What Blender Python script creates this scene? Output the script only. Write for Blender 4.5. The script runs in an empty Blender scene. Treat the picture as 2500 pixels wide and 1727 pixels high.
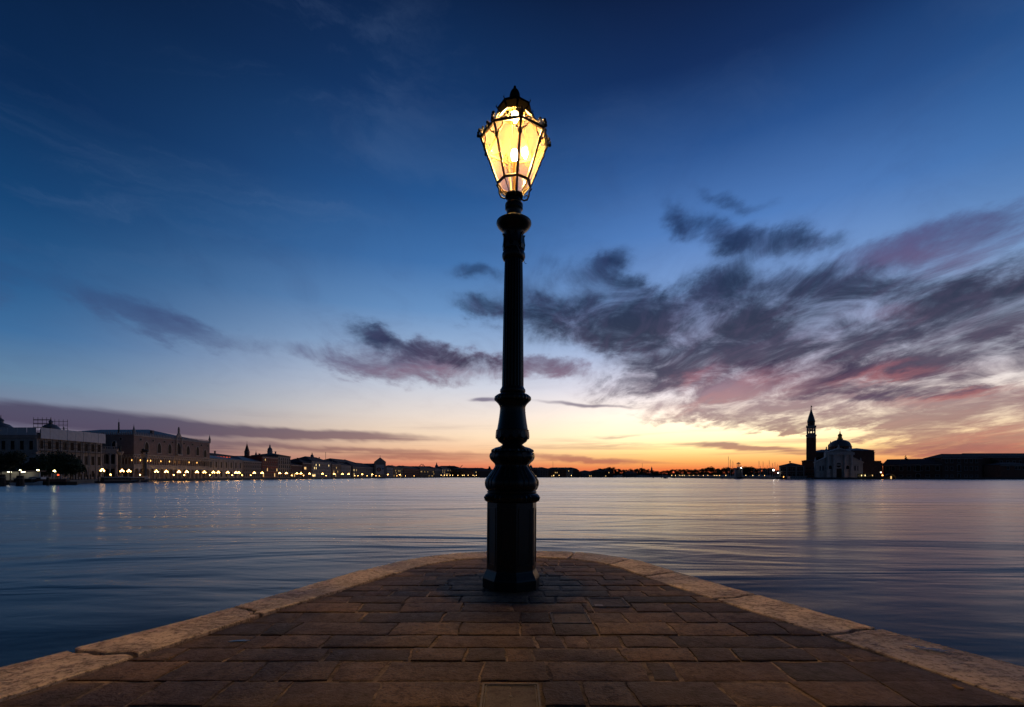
import bpy, bmesh, math, random
from mathutils import Vector, Matrix
random.seed(7)
PI = math.pi
F = 1160.0            # focal length in photograph pixels
CAMZ = 1.3            # camera height over the paving
HOR = 1163.5          # horizon row of the photograph
WATER = -1.5

def s2l(c):
    c = c / 255.0
    return c / 12.92 if c <= 0.04045 else ((c + 0.055) / 1.055) ** 2.4
def RGB(r, g, b, a=1.0): return (s2l(r), s2l(g), s2l(b), a)

# ------------------------------------------------------------------ camera
scene = bpy.context.scene
COL = scene.collection
cam_d = bpy.data.cameras.new('camera')
cam_d.sensor_width = 36.0
cam_d.lens = 36.0 * F / 2500.0
cam_d.shift_y = (HOR - 863.5) / 2500.0
cam_d.clip_start = 0.05
cam_d.clip_end = 20000
cam = bpy.data.objects.new('camera', cam_d)
cam.location = (0, 0, CAMZ)
cam.rotation_euler = (PI / 2, 0, 0)
COL.objects.link(cam)
scene.camera = cam

# ------------------------------------------------------------------ render / exposure
scene.render.engine = 'CYCLES'
scene.view_settings.view_transform = 'Standard'
scene.view_settings.look = 'None'
scene.view_settings.exposure = 0.0
scene.view_settings.gamma = 1.0
cy = scene.cycles
cy.use_denoising = True
try: cy.denoiser = 'OPENIMAGEDENOISE'
except Exception: pass
cy.max_bounces = 6; cy.diffuse_bounces = 3; cy.glossy_bounces = 3
cy.transparent_max_bounces = 24; cy.transmission_bounces = 6
cy.sample_clamp_indirect = 4.0
cy.sample_clamp_direct = 0.0
cy.caustics_reflective = False; cy.caustics_refractive = False
cy.use_light_tree = True

# ------------------------------------------------------------------ node helper
class NT:
    def __init__(s, nt): s.nt = nt; s.k = 0
    def node(s, t, **kw):
        n = s.nt.nodes.new(t); n.location = ((s.k % 30) * 180, -(s.k // 30) * 220); s.k += 1
        for a, b in kw.items(): setattr(n, a, b)
        return n
    def put(s, sock, v):
        if hasattr(v, 'is_output'): s.nt.links.new(v, sock)
        elif v is not None: sock.default_value = v
    def m(s, op, a, b=None, c=None, clamp=False):
        n = s.node('ShaderNodeMath', operation=op, use_clamp=clamp)
        for i, v in enumerate((a, b, c)):
            if v is not None: s.put(n.inputs[i], v)
        return n.outputs[0]
    def add(s, a, b): return s.m('ADD', a, b)
    def sub(s, a, b): return s.m('SUBTRACT', a, b)
    def mul(s, a, b): return s.m('MULTIPLY', a, b)
    def div(s, a, b): return s.m('DIVIDE', a, b)
    def mad(s, a, b, c): return s.m('MULTIPLY_ADD', a, b, c)
    def vm(s, op, a, b=None, out=0):
        n = s.node('ShaderNodeVectorMath', operation=op)
        s.put(n.inputs[0], a)
        if b is not None: s.put(n.inputs[1], b)
        return n.outputs[out]
    def comb(s, x, y, z=0.0):
        n = s.node('ShaderNodeCombineXYZ')
        for i, v in enumerate((x, y, z)): s.put(n.inputs[i], v)
        return n.outputs[0]
    def sep(s, v):
        n = s.node('ShaderNodeSeparateXYZ'); s.put(n.inputs[0], v); return n.outputs
    def mapping(s, v, loc=(0, 0, 0), rot=(0, 0, 0), scale=(1, 1, 1), typ='POINT'):
        n = s.node('ShaderNodeMapping', vector_type=typ); s.put(n.inputs[0], v)
        n.inputs['Location'].default_value = loc; n.inputs['Rotation'].default_value = rot; n.inputs['Scale'].default_value = scale
        return n.outputs[0]
    def noise(s, v, scale, detail=4, rough=0.55, dist=0.0, lac=2.0, color=False):
        n = s.node('ShaderNodeTexNoise'); s.put(n.inputs['Vector'], v)
        n.inputs['Scale'].default_value = scale; n.inputs['Detail'].default_value = detail
        n.inputs['Roughness'].default_value = rough; n.inputs['Distortion'].default_value = dist; n.inputs['Lacunarity'].default_value = lac
        return n.outputs['Color' if color else 'Fac']
    def ramp(s, fac, stops, interp='LINEAR'):
        n = s.node('ShaderNodeValToRGB'); s.put(n.inputs[0], fac)
        cr = n.color_ramp; cr.interpolation = interp
        while len(cr.elements) > 1: cr.elements.remove(cr.elements[-1])
        cr.elements[0].position = stops[0][0]; cr.elements[0].color = stops[0][1]
        for p, c in stops[1:]:
            e = cr.elements.new(p); e.color = c
        return n.outputs[0]
    def step(s, v, a, b, lo=0.0, hi=1.0, typ='SMOOTHSTEP'):
        n = s.node('ShaderNodeMapRange', interpolation_type=typ, clamp=True) if typ == 'LINEAR' else s.node('ShaderNodeMapRange', interpolation_type=typ)
        s.put(n.inputs[0], v)
        for i, q in enumerate((a, b, lo, hi)): n.inputs[i + 1].default_value = q
        return n.outputs[0]
    def mix(s, f, a, b, typ='MIX'):
        n = s.node('ShaderNodeMix', data_type='RGBA', blend_type=typ)
        s.put(n.inputs[0], f); s.put(n.inputs[6], a); s.put(n.inputs[7], b)
        return n.outputs[2]

# ------------------------------------------------------------------ sky before sunrise
world = bpy.data.worlds.new('World')
scene.world = world
world.use_nodes = True
world.node_tree.nodes.clear()
W = NT(world.node_tree)

def azel(px, py):
    dx, dz = px - 1250.0, HOR - py
    return math.degrees(math.atan2(dx, F)), math.degrees(math.atan2(dz, math.hypot(F, dx)))

def build_sky():
    d = W.node('ShaderNodeTexCoord').outputs['Generated']
    d = W.vm('NORMALIZE', d)
    x, y, z = W.sep(d)
    DEG = 180 / PI
    az = W.mul(W.m('ARCTAN2', x, y), DEG)
    el = W.mul(W.m('ARCSINE', z), DEG)
    def er(stops, k=60.0):
        return [(max(0.0, min(1.0, e / k)), RGB(*c)) for e, c in stops]
    fac = W.m('DIVIDE', el, 60.0, clamp=True)
    # colour with height: toward the coming sun, beside it and away from it
    RS = er([(0.0, (224, 74, 52)), (0.8, (248, 128, 70)), (1.7, (255, 182, 102)), (3.0, (255, 218, 144)), (4.8, (255, 236, 190)), (7.0, (250, 232, 212)),
             (10.0, (224, 216, 224)), (14.0, (178, 192, 226)), (20.0, (126, 160, 212)), (26.0, (82, 126, 190)), (33.0, (42, 82, 142)), (39.0, (21, 47, 94)), (46.0, (11, 24, 54)), (60, (8, 18, 42))])
    CS = er([(0.0, (200, 84, 68)), (1.2, (224, 128, 96)), (2.8, (242, 188, 146)), (4.8, (248, 218, 186)), (7.4, (234, 220, 210)), (10.5, (206, 210, 222)),
             (15.0, (152, 178, 212)), (19.0, (106, 147, 196)), (24.0, (66, 114, 172)), (30.0, (41, 88, 146)), (38.0, (22, 57, 106)), (46.0, (12, 33, 68)), (60, (8, 18, 42))])
    LS = er([(0.0, (84, 66, 86)), (3.0, (104, 92, 116)), (5.5, (124, 130, 152)), (8.0, (102, 134, 164)), (12.0, (62, 110, 158)), (16.0, (40, 90, 140)), (22.0, (22, 68, 116)), (30.0, (12, 43, 84)), (40.0, (9, 28, 58)), (60, (8, 18, 42))])
    t = W.m('ABSOLUTE', W.sub(az, 25.0))
    cr_, cc_, cl_ = W.ramp(fac, RS), W.ramp(fac, CS), W.ramp(fac, LS)
    base = W.mix(W.step(t, 3.0, 35.0), cr_, cc_)
    base = W.mix(W.step(t, 30.0, 74.0), base, cl_)
    lit = W.mul(W.m('EXPONENT', W.mul(W.mul(t, t), -0.0022)), W.mul(W.step(el, 1.2, 4.0), W.step(el, 15.0, 6.0)))   # the brightest of the coming sunrise
    base = W.vm('MULTIPLY', base, W.comb(*([W.mad(lit, 0.45, 1.0)] * 3)))
    # cloud sheet seen in perspective: streaks run along the wind and fan out from the horizon
    zc = W.add(W.m('MAXIMUM', z, 0.0), 0.16)
    P = W.comb(W.div(x, zc), W.div(y, zc), 0.0)
    warp = W.noise(W.mapping(P, scale=(1.7, 0.8, 1)), 1.6, 3, 0.6, color=True)
    warp2 = W.noise(W.mapping(P, scale=(2.2, 1.3, 1), loc=(3, 1, 0)), 3.0, 6, 0.66, color=True)
    AE = W.comb(az, el, 0.0)
    AEw = W.vm('ADD', AE, W.vm('MULTIPLY', W.vm('SUBTRACT', warp, (0.5, 0.5, 0.5)), (8.0, 4.2, 0)))
    AEw = W.vm('ADD', AEw, W.vm('MULTIPLY', W.vm('SUBTRACT', warp2, (0.5, 0.5, 0.5)), (5.5, 3.4, 0)))
    AEs = W.vm('ADD', AE, W.vm('MULTIPLY', W.vm('SUBTRACT', warp, (0.5, 0.5, 0.5)), (4.0, 1.2, 0)))
    def blob_sum(blobs, coord):
        tot = None
        for (x0, y0, x1, y1, th, s) in blobs:
            k = 1.0823
            a0, e0 = azel(x0 * k, y0 * k); a1, e1 = azel(x1 * k, y1 * k)
            cx, ce = (a0 + a1) / 2, (e0 + e1) / 2
            mx, my = (x0 + x1) / 2 * k, (y0 + y1) / 2 * k
            b = abs(azel(mx, my - th * k)[1] - azel(mx, my + th * k)[1]) / 2
            L = math.hypot(a1 - a0, e1 - e0) / 2
            ang = math.atan2(e1 - e0, a1 - a0)
            mp = W.mapping(coord, loc=(cx, ce, 0), rot=(0, 0, ang), scale=(max(L, 0.5), b, 1), typ='TEXTURE')
            q = W.vm('DOT_PRODUCT', mp, mp, out=1)
            v = W.m('EXPONENT', W.mul(q, -1.0))
            tot = W.mul(v, s) if tot is None else W.mad(v, s, tot)
        return tot
    dark = [  # x0 y0 x1 y1 half-thickness strength, in the displayed picture
        (1170, 695, 1440, 725, 44, 1.2), (1250, 715, 2330, 730, 92, 0.30), (1380, 715, 1700, 750, 50, 1.1), (1480, 745, 1960, 800, 46, 1.0), (1500, 735, 1690, 590, 42, 1.0), (1390, 628, 1560, 690, 24, 0.8),
        (1580, 505, 1850, 548, 32, 1.1), (1470, 485, 1560, 530, 24, 0.42), (1680, 650, 2040, 665, 42, 1.1), (1900, 780, 2230, 690, 34, 0.95),
        (2060, 700, 2330, 610, 38, 0.95), (2150, 760, 2330, 700, 22, 0.7), (1330, 600, 1420, 560, 26, 0.42), (1230, 605, 1390, 625, 30, 0.5),
        (1020, 690, 1140, 715, 22, 0.7), (1370, 876, 1600, 822, 32, 1.1), (1820, 856, 2330, 808, 28, 1.0), (1850, 892, 2330, 884, 18, 0.8),
        (2260, 640, 2700, 560, 70, 0.7), (2330, 780, 2800, 730, 70, 0.8), (1000, 605, 1130, 625, 18, 0.45), (1560, 430, 1760, 445, 18, 0.4),
        (790, 738, 900, 762, 24, 0.6), (860, 768, 1150, 818, 22, 0.55)]
    mauve = [
        (1490, 912, 1800, 850, 32, 1.0), (1560, 900, 2400, 860, 56, 0.35), (1860, 600, 2240, 560, 46, 0.8), (2080, 520, 2400, 475, 36, 0.45), (1560, 940, 2020, 918, 17, 0.85), (1960, 935, 2340, 905, 26, 0.95),
        (1690, 967, 1880, 965, 12, 1.1), (1880, 962, 2140, 952, 13, 0.85), (1980, 978, 2360, 985, 18, 0.95), (1640, 835, 1980, 850, 40, 0.7), (840, 765, 1150, 822, 32, 0.7),
        (660, 790, 1080, 848, 32, 0.75), (180, 655, 540, 785, 34, 0.6), (1130, 815, 1330, 838, 24, 0.8),
        (2330, 930, 2900, 880, 60, 1.0), (-500, 560, 60, 640, 50, 0.5), (2000, 1012, 2420, 1012, 16, 0.85)]
    blush = [(1500, 868, 1620, 828, 16, 1.0), (1640, 872, 1800, 850, 20, 0.9), (1880, 868, 2080, 842, 14, 1.0), (2000, 918, 2330, 882, 14, 1.0), (1900, 590, 2240, 565, 30, 0.7),
             (1500, 925, 1720, 890, 14, 0.8), (720, 815, 1150, 842, 14, 0.6), (2100, 990, 2400, 985, 14, 0.6), (1900, 720, 2050, 700, 16, 0.5)]
    flat = [
        (-400, 895, 500, 962, 26, 1.2), (200, 958, 1020, 991, 14, 1.1), (-300, 990, 640, 1012, 24, 0.6), (480, 1000, 1140, 1026, 8, 0.75), (700, 1030, 1140, 1036, 8, 0.8),
        (1190, 1030, 1480, 1046, 9, 1.0), (1060, 902, 1130, 904, 6, 1.0), (1180, 905, 1460, 918, 5, 0.85), (1560, 1003, 1830, 1015, 9, 1.1),
        (1250, 1004, 1560, 1000, 4, 0.45), (1900, 1012, 2380, 1010, 16, 0.9), (1320, 986, 1460, 985, 5, 0.6), (1690, 1028, 2000, 1022, 5, 0.5), (620, 862, 1000, 868, 5, 0.2)]
    wisps = W.noise(W.mapping(P, scale=(1.0, 0.72, 1), rot=(0, 0, 0.5)), 3.4, 10, 0.64, 0.7)
    fine = W.noise(W.mapping(P, scale=(1.0, 0.42, 1), rot=(0, 0, 0.30)), 8.0, 8, 0.68, 0.8)
    tex = W.add(W.mul(W.sub(wisps, 0.5), 2.3), W.mul(W.sub(fine, 0.5), 0.62))
    tex = W.mul(tex, W.step(t, 38.0, 66.0, 1.0, 0.35))
    bd, bm, bf = blob_sum(dark, AEw), blob_sum(mauve, AEw), blob_sum(flat, AEs)
    bp = blob_sum(blush, AEw)
    def sat(b): return W.sub(1.0, W.m('EXPONENT', W.mul(b, -2.6)))      # overlapping masses do not add up without end
    sd, sm = sat(bd), sat(bm)
    ad = W.step(W.add(sd, W.mul(tex, W.m('MINIMUM', W.mul(sd, 1.3), 0.72))), 0.10, 1.06)
    am = W.step(W.add(sm, W.mul(tex, W.m('MINIMUM', W.mul(sm, 1.2), 0.6))), 0.24, 1.0)
    # thin streaks low over the horizon
    lo = W.noise(W.comb(W.mul(az, 0.045), W.mul(el, 1.25), 2.0), 1.0, 5, 0.6, 0.3)
    lof = W.mul(W.step(lo, 0.5, 0.72), W.mul(W.step(el, 7.5, 3.0), 0.55))
    af = W.m('ADD', W.step(bf, 0.22, 0.95), lof, clamp=True)
    # a faint veil everywhere
    veil = W.mul(W.step(wisps, 0.42, 0.75), W.step(el, 4.0, 16.0, 0.03, 0.15))
    # cloud colour: slate overhead, mauve and rose lower toward the light
    cold = W.ramp(fac, er([(0, (150, 84, 74)), (3, (128, 92, 96)), (7, (84, 70, 94)), (11, (46, 42, 70)), (16, (24, 29, 53)), (22, (18, 31, 60)), (30, (28, 50, 92)), (45, (18, 34, 74))]))
    rose = W.ramp(fac, er([(0, (190, 92, 70)), (3, (176, 120, 108)), (6, (150, 112, 116)), (9, (134, 98, 116)), (14, (112, 84, 112)), (20, (86, 80, 122)), (27, (64, 82, 134)), (45, (24, 42, 88))]))
    leftm = W.ramp(fac, er([(0, (70, 52, 72)), (4, (78, 68, 92)), (7, (74, 72, 98)), (12, (70, 84, 124)), (18, (44, 66, 112)), (26, (24, 54, 106)), (45, (16, 38, 84))]))
    side = W.step(t, 26.0, 66.0)
    flatc = W.ramp(fac, er([(0, (176, 84, 66)), (1.2, (190, 108, 82)), (2.6, (186, 126, 104)), (4, (164, 124, 116)), (6, (134, 110, 118)), (10, (120, 116, 140)), (20, (70, 84, 124))]))
    veilc = W.mix(side, W.mix(0.5, rose, cold), leftm)
    darkc = W.mix(W.step(wisps, 0.50, 0.30, 0.0, 0.42), cold, rose)
    darkc = W.mix(W.step(fine, 0.40, 0.66, 0.0, 0.38), darkc, W.mix(0.5, cold, rose))
    pinkc = W.ramp(fac, er([(0, (214, 96, 74)), (6, (186, 118, 112)), (12, (142, 86, 104)), (20, (104, 80, 116)), (30, (70, 84, 134))]))
    darkc = W.mix(W.m('MULTIPLY', bp, 0.75, clamp=True), darkc, pinkc)
    rosec = W.mix(W.step(wisps, 0.46, 0.68), W.mix(0.35, rose, cold), rose)
    rosec = W.mix(W.m('MULTIPLY', bp, 0.7, clamp=True), rosec, pinkc)
    cir = W.noise(W.mapping(AEw, scale=(0.028, 0.10, 1), rot=(0, 0, -0.45)), 1.0, 7, 0.62, 0.8)
    cirrus = W.mul(W.step(cir, 0.48, 0.74), W.mul(W.step(el, 14.0, 24.0, 0.0, 0.42), W.step(t, 30.0, 52.0, 0.35, 1.0)))
    c = W.mix(cirrus, base, W.mix(0.5, base, RGB(104, 130, 172)))
    c = W.mix(veil, c, veilc)
    c = W.mix(W.mul(af, 0.9), c, W.mix(side, flatc, leftm))
    c = W.mix(W.mul(am, 0.86), c, W.mix(side, rosec, leftm))
    c = W.mix(W.mul(ad, 0.92), c, W.mix(side, darkc, leftm))
    # below the horizon the sky simply ends in the dusk colour
    c = W.mix(W.step(el, 0.0, -4.0), c, RGB(34, 34, 48))
    c = W.vm('MULTIPLY', c, W.comb(*([W.step(t, 66.0, 150.0, 1.0, 0.27)] * 3)))
    bg = W.node('ShaderNodeBackground'); W.put(bg.inputs[0], c); bg.inputs[1].default_value = 1.0
    out = W.node('ShaderNodeOutputWorld'); world.node_tree.links.new(bg.outputs[0], out.inputs[0])
build_sky()
try:
    world.cycles.sampling_method = 'MANUAL'; world.cycles.sample_map_resolution = 512
except Exception: pass

# ------------------------------------------------------------------ mesh helpers
class MB:
    def __init__(s): s.v = []; s.f = []
    def quadbox(s, x0, x1, y0, y1, z0, z1):
        b = len(s.v)
        s.v += [(x0, y0, z0), (x1, y0, z0), (x1, y1, z0), (x0, y1, z0), (x0, y0, z1), (x1, y0, z1), (x1, y1, z1), (x0, y1, z1)]
        s.f += [tuple(b + i for i in q) for q in ((3, 2, 1, 0), (4, 5, 6, 7), (0, 1, 5, 4), (1, 2, 6, 5), (2, 3, 7, 6), (3, 0, 4, 7))]
        return s
    box = quadbox
    def lathe(s, prof, n=24, c=(0, 0), mod=None, cap=True, phase=0.0):
        b = len(s.v)
        for j, (r, z) in enumerate(prof):
            for i in range(n):
                a = phase + 2 * PI * i / n
                rr = r * (mod(a, j, z) if mod else 1.0)
                s.v.append((c[0] + rr * math.sin(a), c[1] - rr * math.cos(a), z))
        for j in range(len(prof) - 1):
            for i in range(n):
                k = (i + 1) % n
                s.f.append((b + j * n + i, b + j * n + k, b + (j + 1) * n + k, b + (j + 1) * n + i))
        if cap:
            s.f.append(tuple(b + i for i in reversed(range(n))))
            o = b + (len(prof) - 1) * n
            s.f.append(tuple(o + i for i in range(n)))
        return s
    def prism(s, poly, z0, z1):          # plan polygon (counter-clockwise) between two heights
        b = len(s.v); n = len(poly)
        s.v += [(p[0], p[1], z0) for p in poly] + [(p[0], p[1], z1) for p in poly]
        s.f.append(tuple(b + i for i in reversed(range(n)))); s.f.append(tuple(b + n + i for i in range(n)))
        for i in range(n):
            k = (i + 1) % n; s.f.append((b + i, b + k, b + n + k, b + n + i))
        return s
    def slab(s, poly, y0, y1):           # elevation polygon (x,z) between two depths; y0 is the front
        b = len(s.v); n = len(poly)
        s.v += [(p[0], y0, p[1]) for p in poly] + [(p[0], y1, p[1]) for p in poly]
        s.f.append(tuple(b + i for i in range(n))); s.f.append(tuple(b + n + i for i in reversed(range(n))))
        for i in range(n):
            k = (i + 1) % n; s.f.append((b + k, b + i, b + n + i, b + n + k))
        return s
    def ring(s, outer, inner, y0, y1):   # elevation frame between two outlines of equal count
        b = len(s.v); n = len(outer)
        for y in (y0, y1):
            s.v += [(p[0], y, p[1]) for p in outer]; s.v += [(p[0], y, p[1]) for p in inner]
        for i in range(n):
            k = (i + 1) % n
            s.f.append((b + i, b + k, b + n + k, b + n + i))
            s.f.append((b + 2 * n + k, b + 2 * n + i, b + 3 * n + i, b + 3 * n + k))
            s.f.append((b + k, b + i, b + 2 * n + i, b + 2 * n + k))
            s.f.append((b + n + i, b + n + k, b + 3 * n + k, b + 3 * n + i))
        return s
    def tube(s, pts, r, n=6, closed=False):
        pts = [Vector(p) for p in pts]; b = len(s.v); N = len(pts)
        for j, p in enumerate(pts):
            a = pts[(j - 1) % N] if (j or closed) else p
            c = pts[(j + 1) % N] if (j < N - 1 or closed) else p
            t = (c - a).normalized()
            u = t.cross(Vector((0, 0, 1)))
            if u.length < 1e-3: u = t.cross(Vector((0, 1, 0)))
            u.normalize(); w = t.cross(u)
            rr = r[j] if isinstance(r, (list, tuple)) else r
            for i in range(n):
                q = p + (u * math.cos(2 * PI * i / n) + w * math.sin(2 * PI * i / n)) * rr
                s.v.append(tuple(q))
        for j in range(N if closed else N - 1):
            j2 = (j + 1) % N
            for i in range(n):
                k = (i + 1) % n
                s.f.append((b + j * n + i, b + j2 * n + i, b + j2 * n + k, b + j * n + k))
        if not closed:
            s.f.append(tuple(b + i for i in range(n)))
            s.f.append(tuple(b + (N - 1) * n + i for i in reversed(range(n))))
        return s
    def ball(s, c, r, n=8, m=5, sz=1.0):
        prof = [(max(r * math.sin(PI * j / m), r * 0.02), c[2] - r * sz * math.cos(PI * j / m)) for j in range(m + 1)]
        return s.lathe(prof, n, (c[0], c[1]))
    def poly(s, pts):
        b = len(s.v); s.v += [tuple(p) for p in pts]; s.f.append(tuple(range(b, b + len(pts)))); return s
    def hip(s, x0, x1, y0, y1, z0, z1, run=None, o=0.5):   # hipped roof with overhang
        x0 -= o; x1 += o; y0 -= o; y1 += o
        w = min(x1 - x0, y1 - y0) / 2
        r = w if run is None else run
        t = 0.25
        b = len(s.v)
        if (x1 - x0) >= (y1 - y0): R = [(x0 + r, (y0 + y1) / 2, z1), (x1 - r, (y0 + y1) / 2, z1)]
        else: R = [((x0 + x1) / 2, y0 + r, z1), ((x0 + x1) / 2, y1 - r, z1)]
        s.v += [(x0, y0, z0), (x1, y0, z0), (x1, y1, z0), (x0, y1, z0), (x0, y0, z0 + t), (x1, y0, z0 + t), (x1, y1, z0 + t), (x0, y1, z0 + t)] + R
        s.f += [tuple(b + i for i in q) for q in ((3, 2, 1, 0), (0, 1, 5, 4), (1, 2, 6, 5), (2, 3, 7, 6), (3, 0, 4, 7))]
        if (x1 - x0) >= (y1 - y0): s.f += [tuple(b + i for i in q) for q in ((4, 5, 9, 8), (5, 6, 9), (6, 7, 8, 9), (7, 4, 8))]
        else: s.f += [tuple(b + i for i in q) for q in ((4, 5, 8), (5, 6, 9, 8), (6, 7, 9), (7, 4, 8, 9))]
        return s
    def mesh(s, name, smooth=False):
        me = bpy.data.meshes.new(name); me.from_pydata(s.v, [], s.f); me.update()
        if smooth:
            me.polygons.foreach_set('use_smooth', [True] * len(me.polygons))
            try: me.set_sharp_from_angle(angle=math.radians(38))
            except Exception: pass
        return me
    def build(s, name, mat, parent=None, smooth=False, loc=None):
        return link(name, s.mesh(name, smooth), mat, parent, loc)

def link(name, me, mat=None, parent=None, loc=None, rotz=None):
    if mat is not None and not me.materials: me.materials.append(mat)
    o = bpy.data.objects.new(name, me); COL.objects.link(o)
    if parent is not None: o.parent = parent
    if loc is not None: o.location = loc
    if rotz is not None: o.rotation_euler = (0, 0, rotz)
    return o
def tag(o, label=None, cat=None, group=None, kind=None):
    if label: o['label'] = label
    if cat: o['category'] = cat
    if group: o['group'] = group
    if kind: o['kind'] = kind
    return o
def empty(name, loc=(0, 0, 0), rotz=0.0):
    o = bpy.data.objects.new(name, None); COL.objects.link(o)
    o.location = loc; o.rotation_euler = (0, 0, rotz); o.empty_display_size = 0.5
    return o
def copy_tree(src, parent=None):
    c = src.copy(); COL.objects.link(c); c.parent = parent
    for ch in list(src.children): copy_tree(ch, c)
    return c
def at(px, D): return (px - 1250.0) / F * D
def zpx(py, D): return CAMZ + (HOR - py) / F * D

# ------------------------------------------------------------------ materials
MATS = {}
def principled(name, col, rough=0.6, metal=0.0, spec=None, var=0.0, vscale=1.0, bump=0.0, bscale=30.0, rnd=0.0, emit=None, estr=0.0):
    m = bpy.data.materials.new(name); m.use_nodes = True
    nt = m.node_tree; b = nt.nodes['Principled BSDF']; n = NT(nt)
    c = tuple(col) + (1.0,) if len(col) == 3 else col
    b.inputs['Base Color'].default_value = c
    b.inputs['Roughness'].default_value = rough; b.inputs['Metallic'].default_value = metal
    if spec is not None: b.inputs['Specular IOR Level'].default_value = spec
    if var or rnd or bump:
        pos = n.node('ShaderNodeTexCoord').outputs['Object']
    if var or rnd:
        src = None
        if var:
            f = n.noise(pos, vscale, 6, 0.6)
            src = n.step(f, 0.3, 0.7, 1 - var, 1 + var, 'LINEAR')
        if rnd:
            oi = n.node('ShaderNodeObjectInfo').outputs['Random']
            r_ = n.step(oi, 0.0, 1.0, 1 - rnd, 1 + rnd, 'LINEAR')
            src = r_ if src is None else n.mul(src, r_)
        col_ = n.vm('SCALE', c[:3]); sc = col_.node; nt.links.new(src, sc.inputs['Scale'])
        nt.links.new(col_, b.inputs['Base Color'])
    if bump:
        bn = n.node('ShaderNodeBump'); bn.inputs['Strength'].default_value = 1.0; bn.inputs['Distance'].default_value = bump
        nt.links.new(n.noise(pos, bscale, 5, 0.6), bn.inputs['Height']); nt.links.new(bn.outputs[0], b.inputs['Normal'])
    if emit:
        b.inputs['Emission Color'].default_value = tuple(emit) + (1.0,); b.inputs['Emission Strength'].default_value = estr
    MATS[name] = m
    return m

def glow(name, col, s):
    m = bpy.data.materials.new(name); m.use_nodes = True; nt = m.node_tree; nt.nodes.clear()
    e = nt.nodes.new('ShaderNodeEmission'); e.inputs[0].default_value = tuple(col) + (1.0,); e.inputs[1].default_value = s
    o = nt.nodes.new('ShaderNodeOutputMaterial'); nt.links.new(e.outputs[0], o.inputs[0]); MATS[name] = m
    return m

principled('iron', (0.005, 0.010, 0.009), 0.30, spec=0.32, var=0.35, vscale=9, bump=0.0012, bscale=60)
principled('iron_lantern', (0.0022, 0.0022, 0.0020), 0.5, spec=0.12)
principled('cap_shade_black', (0.0012, 0.0011, 0.0010), 0.9, spec=0.0)  # cap colour blacker than the iron: shade painted in against the bulbs' light
principled('brass', (0.30, 0.20, 0.07), 0.35, metal=1.0)
principled('plate', (0.34, 0.22, 0.08), 0.45, var=0.4, vscale=60)
principled('wire', (0.20, 0.19, 0.17), 0.5)
principled('steel', (0.13, 0.12, 0.11), 0.55, metal=0.5, var=0.4, vscale=12)
principled('marble', (0.35, 0.32, 0.30), 0.7, var=0.22, vscale=0.35)
principled('white_marble', (0.66, 0.62, 0.58), 0.7, var=0.2, vscale=0.35)
principled('pink_stone', (0.25, 0.18, 0.16), 0.75, var=0.18, vscale=0.4)
principled('pale_stucco', (0.30, 0.28, 0.27), 0.8, var=0.25, vscale=0.3, rnd=0.1)
principled('ochre_stucco', (0.26, 0.18, 0.12), 0.8, var=0.25, vscale=0.3, rnd=0.15)
principled('red_stucco', (0.24, 0.07, 0.05), 0.8, var=0.25, vscale=0.3)
principled('grey_stucco', (0.20, 0.17, 0.16), 0.8, var=0.25, vscale=0.3, rnd=0.2)
principled('brick', (0.24, 0.10, 0.065), 0.85, var=0.25, vscale=0.4)
principled('brick_dark', (0.13, 0.07, 0.055), 0.85, var=0.3, vscale=0.4)
principled('tile_roof', (0.10, 0.055, 0.045), 0.85, var=0.35, vscale=0.8)
principled('lead_roof', (0.13, 0.15, 0.17), 0.55, var=0.25, vscale=0.5)
principled('copper_roof', (0.06, 0.13, 0.12), 0.5, var=0.25, vscale=0.5)
principled('glass_dark', (0.010, 0.010, 0.012), 0.45, spec=0.15)
principled('shutter', (0.03, 0.035, 0.03), 0.6)
principled('timber', (0.05, 0.035, 0.025), 0.8, var=0.35, vscale=3)
principled('sheet', (0.62, 0.62, 0.64), 0.8, var=0.12, vscale=0.5)
principled('white_paint', (0.6, 0.6, 0.6), 0.5)
principled('dark_hull', (0.02, 0.022, 0.028), 0.4)
principled('leaf', (0.035, 0.055, 0.025), 0.7, rnd=0.2)
principled('bark', (0.04, 0.03, 0.022), 0.9)
principled('bronze', (0.03, 0.035, 0.028), 0.5)
principled('land', (0.10, 0.095, 0.09), 0.85, var=0.2, vscale=0.2)
principled('blue_print', (0.10, 0.28, 0.50), 0.6)
principled('dark_print', (0.05, 0.04, 0.05), 0.6)
principled('rose_print', (0.45, 0.26, 0.24), 0.6)
principled('gold', (0.45, 0.30, 0.08), 0.35, metal=1.0)
principled('paper', (0.42, 0.39, 0.34), 0.8)
principled('tag_metal', (0.20, 0.18, 0.16), 0.6, var=0.3, vscale=40)
principled('dry_leaf', (0.22, 0.12, 0.03), 0.8)
WARM = (1.0, 0.60, 0.20)
glow('globe_lit', (1.0, 0.50, 0.13), 25.0)
glow('globe_far', (1.0, 0.60, 0.20), 6.0)
glow('globe_white', (1.0, 0.88, 0.62), 8.0)
glow('globe_orange', (1.0, 0.36, 0.08), 12.0)
glow('flood', (1.0, 0.93, 0.80), 16.0)
glow('window_lit', (1.0, 0.60, 0.22), 1.1)
glow('window_yellow', (1.0, 0.72, 0.30), 2.2)
glow('window_red', (1.0, 0.10, 0.03), 0.9)
glow('loggia_lamp', (1.0, 0.50, 0.12), 4.0)
glow('interior_green', (0.62, 0.75, 0.40), 0.35)
glow('signal_red', (1.0, 0.06, 0.02), 6.0)

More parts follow.
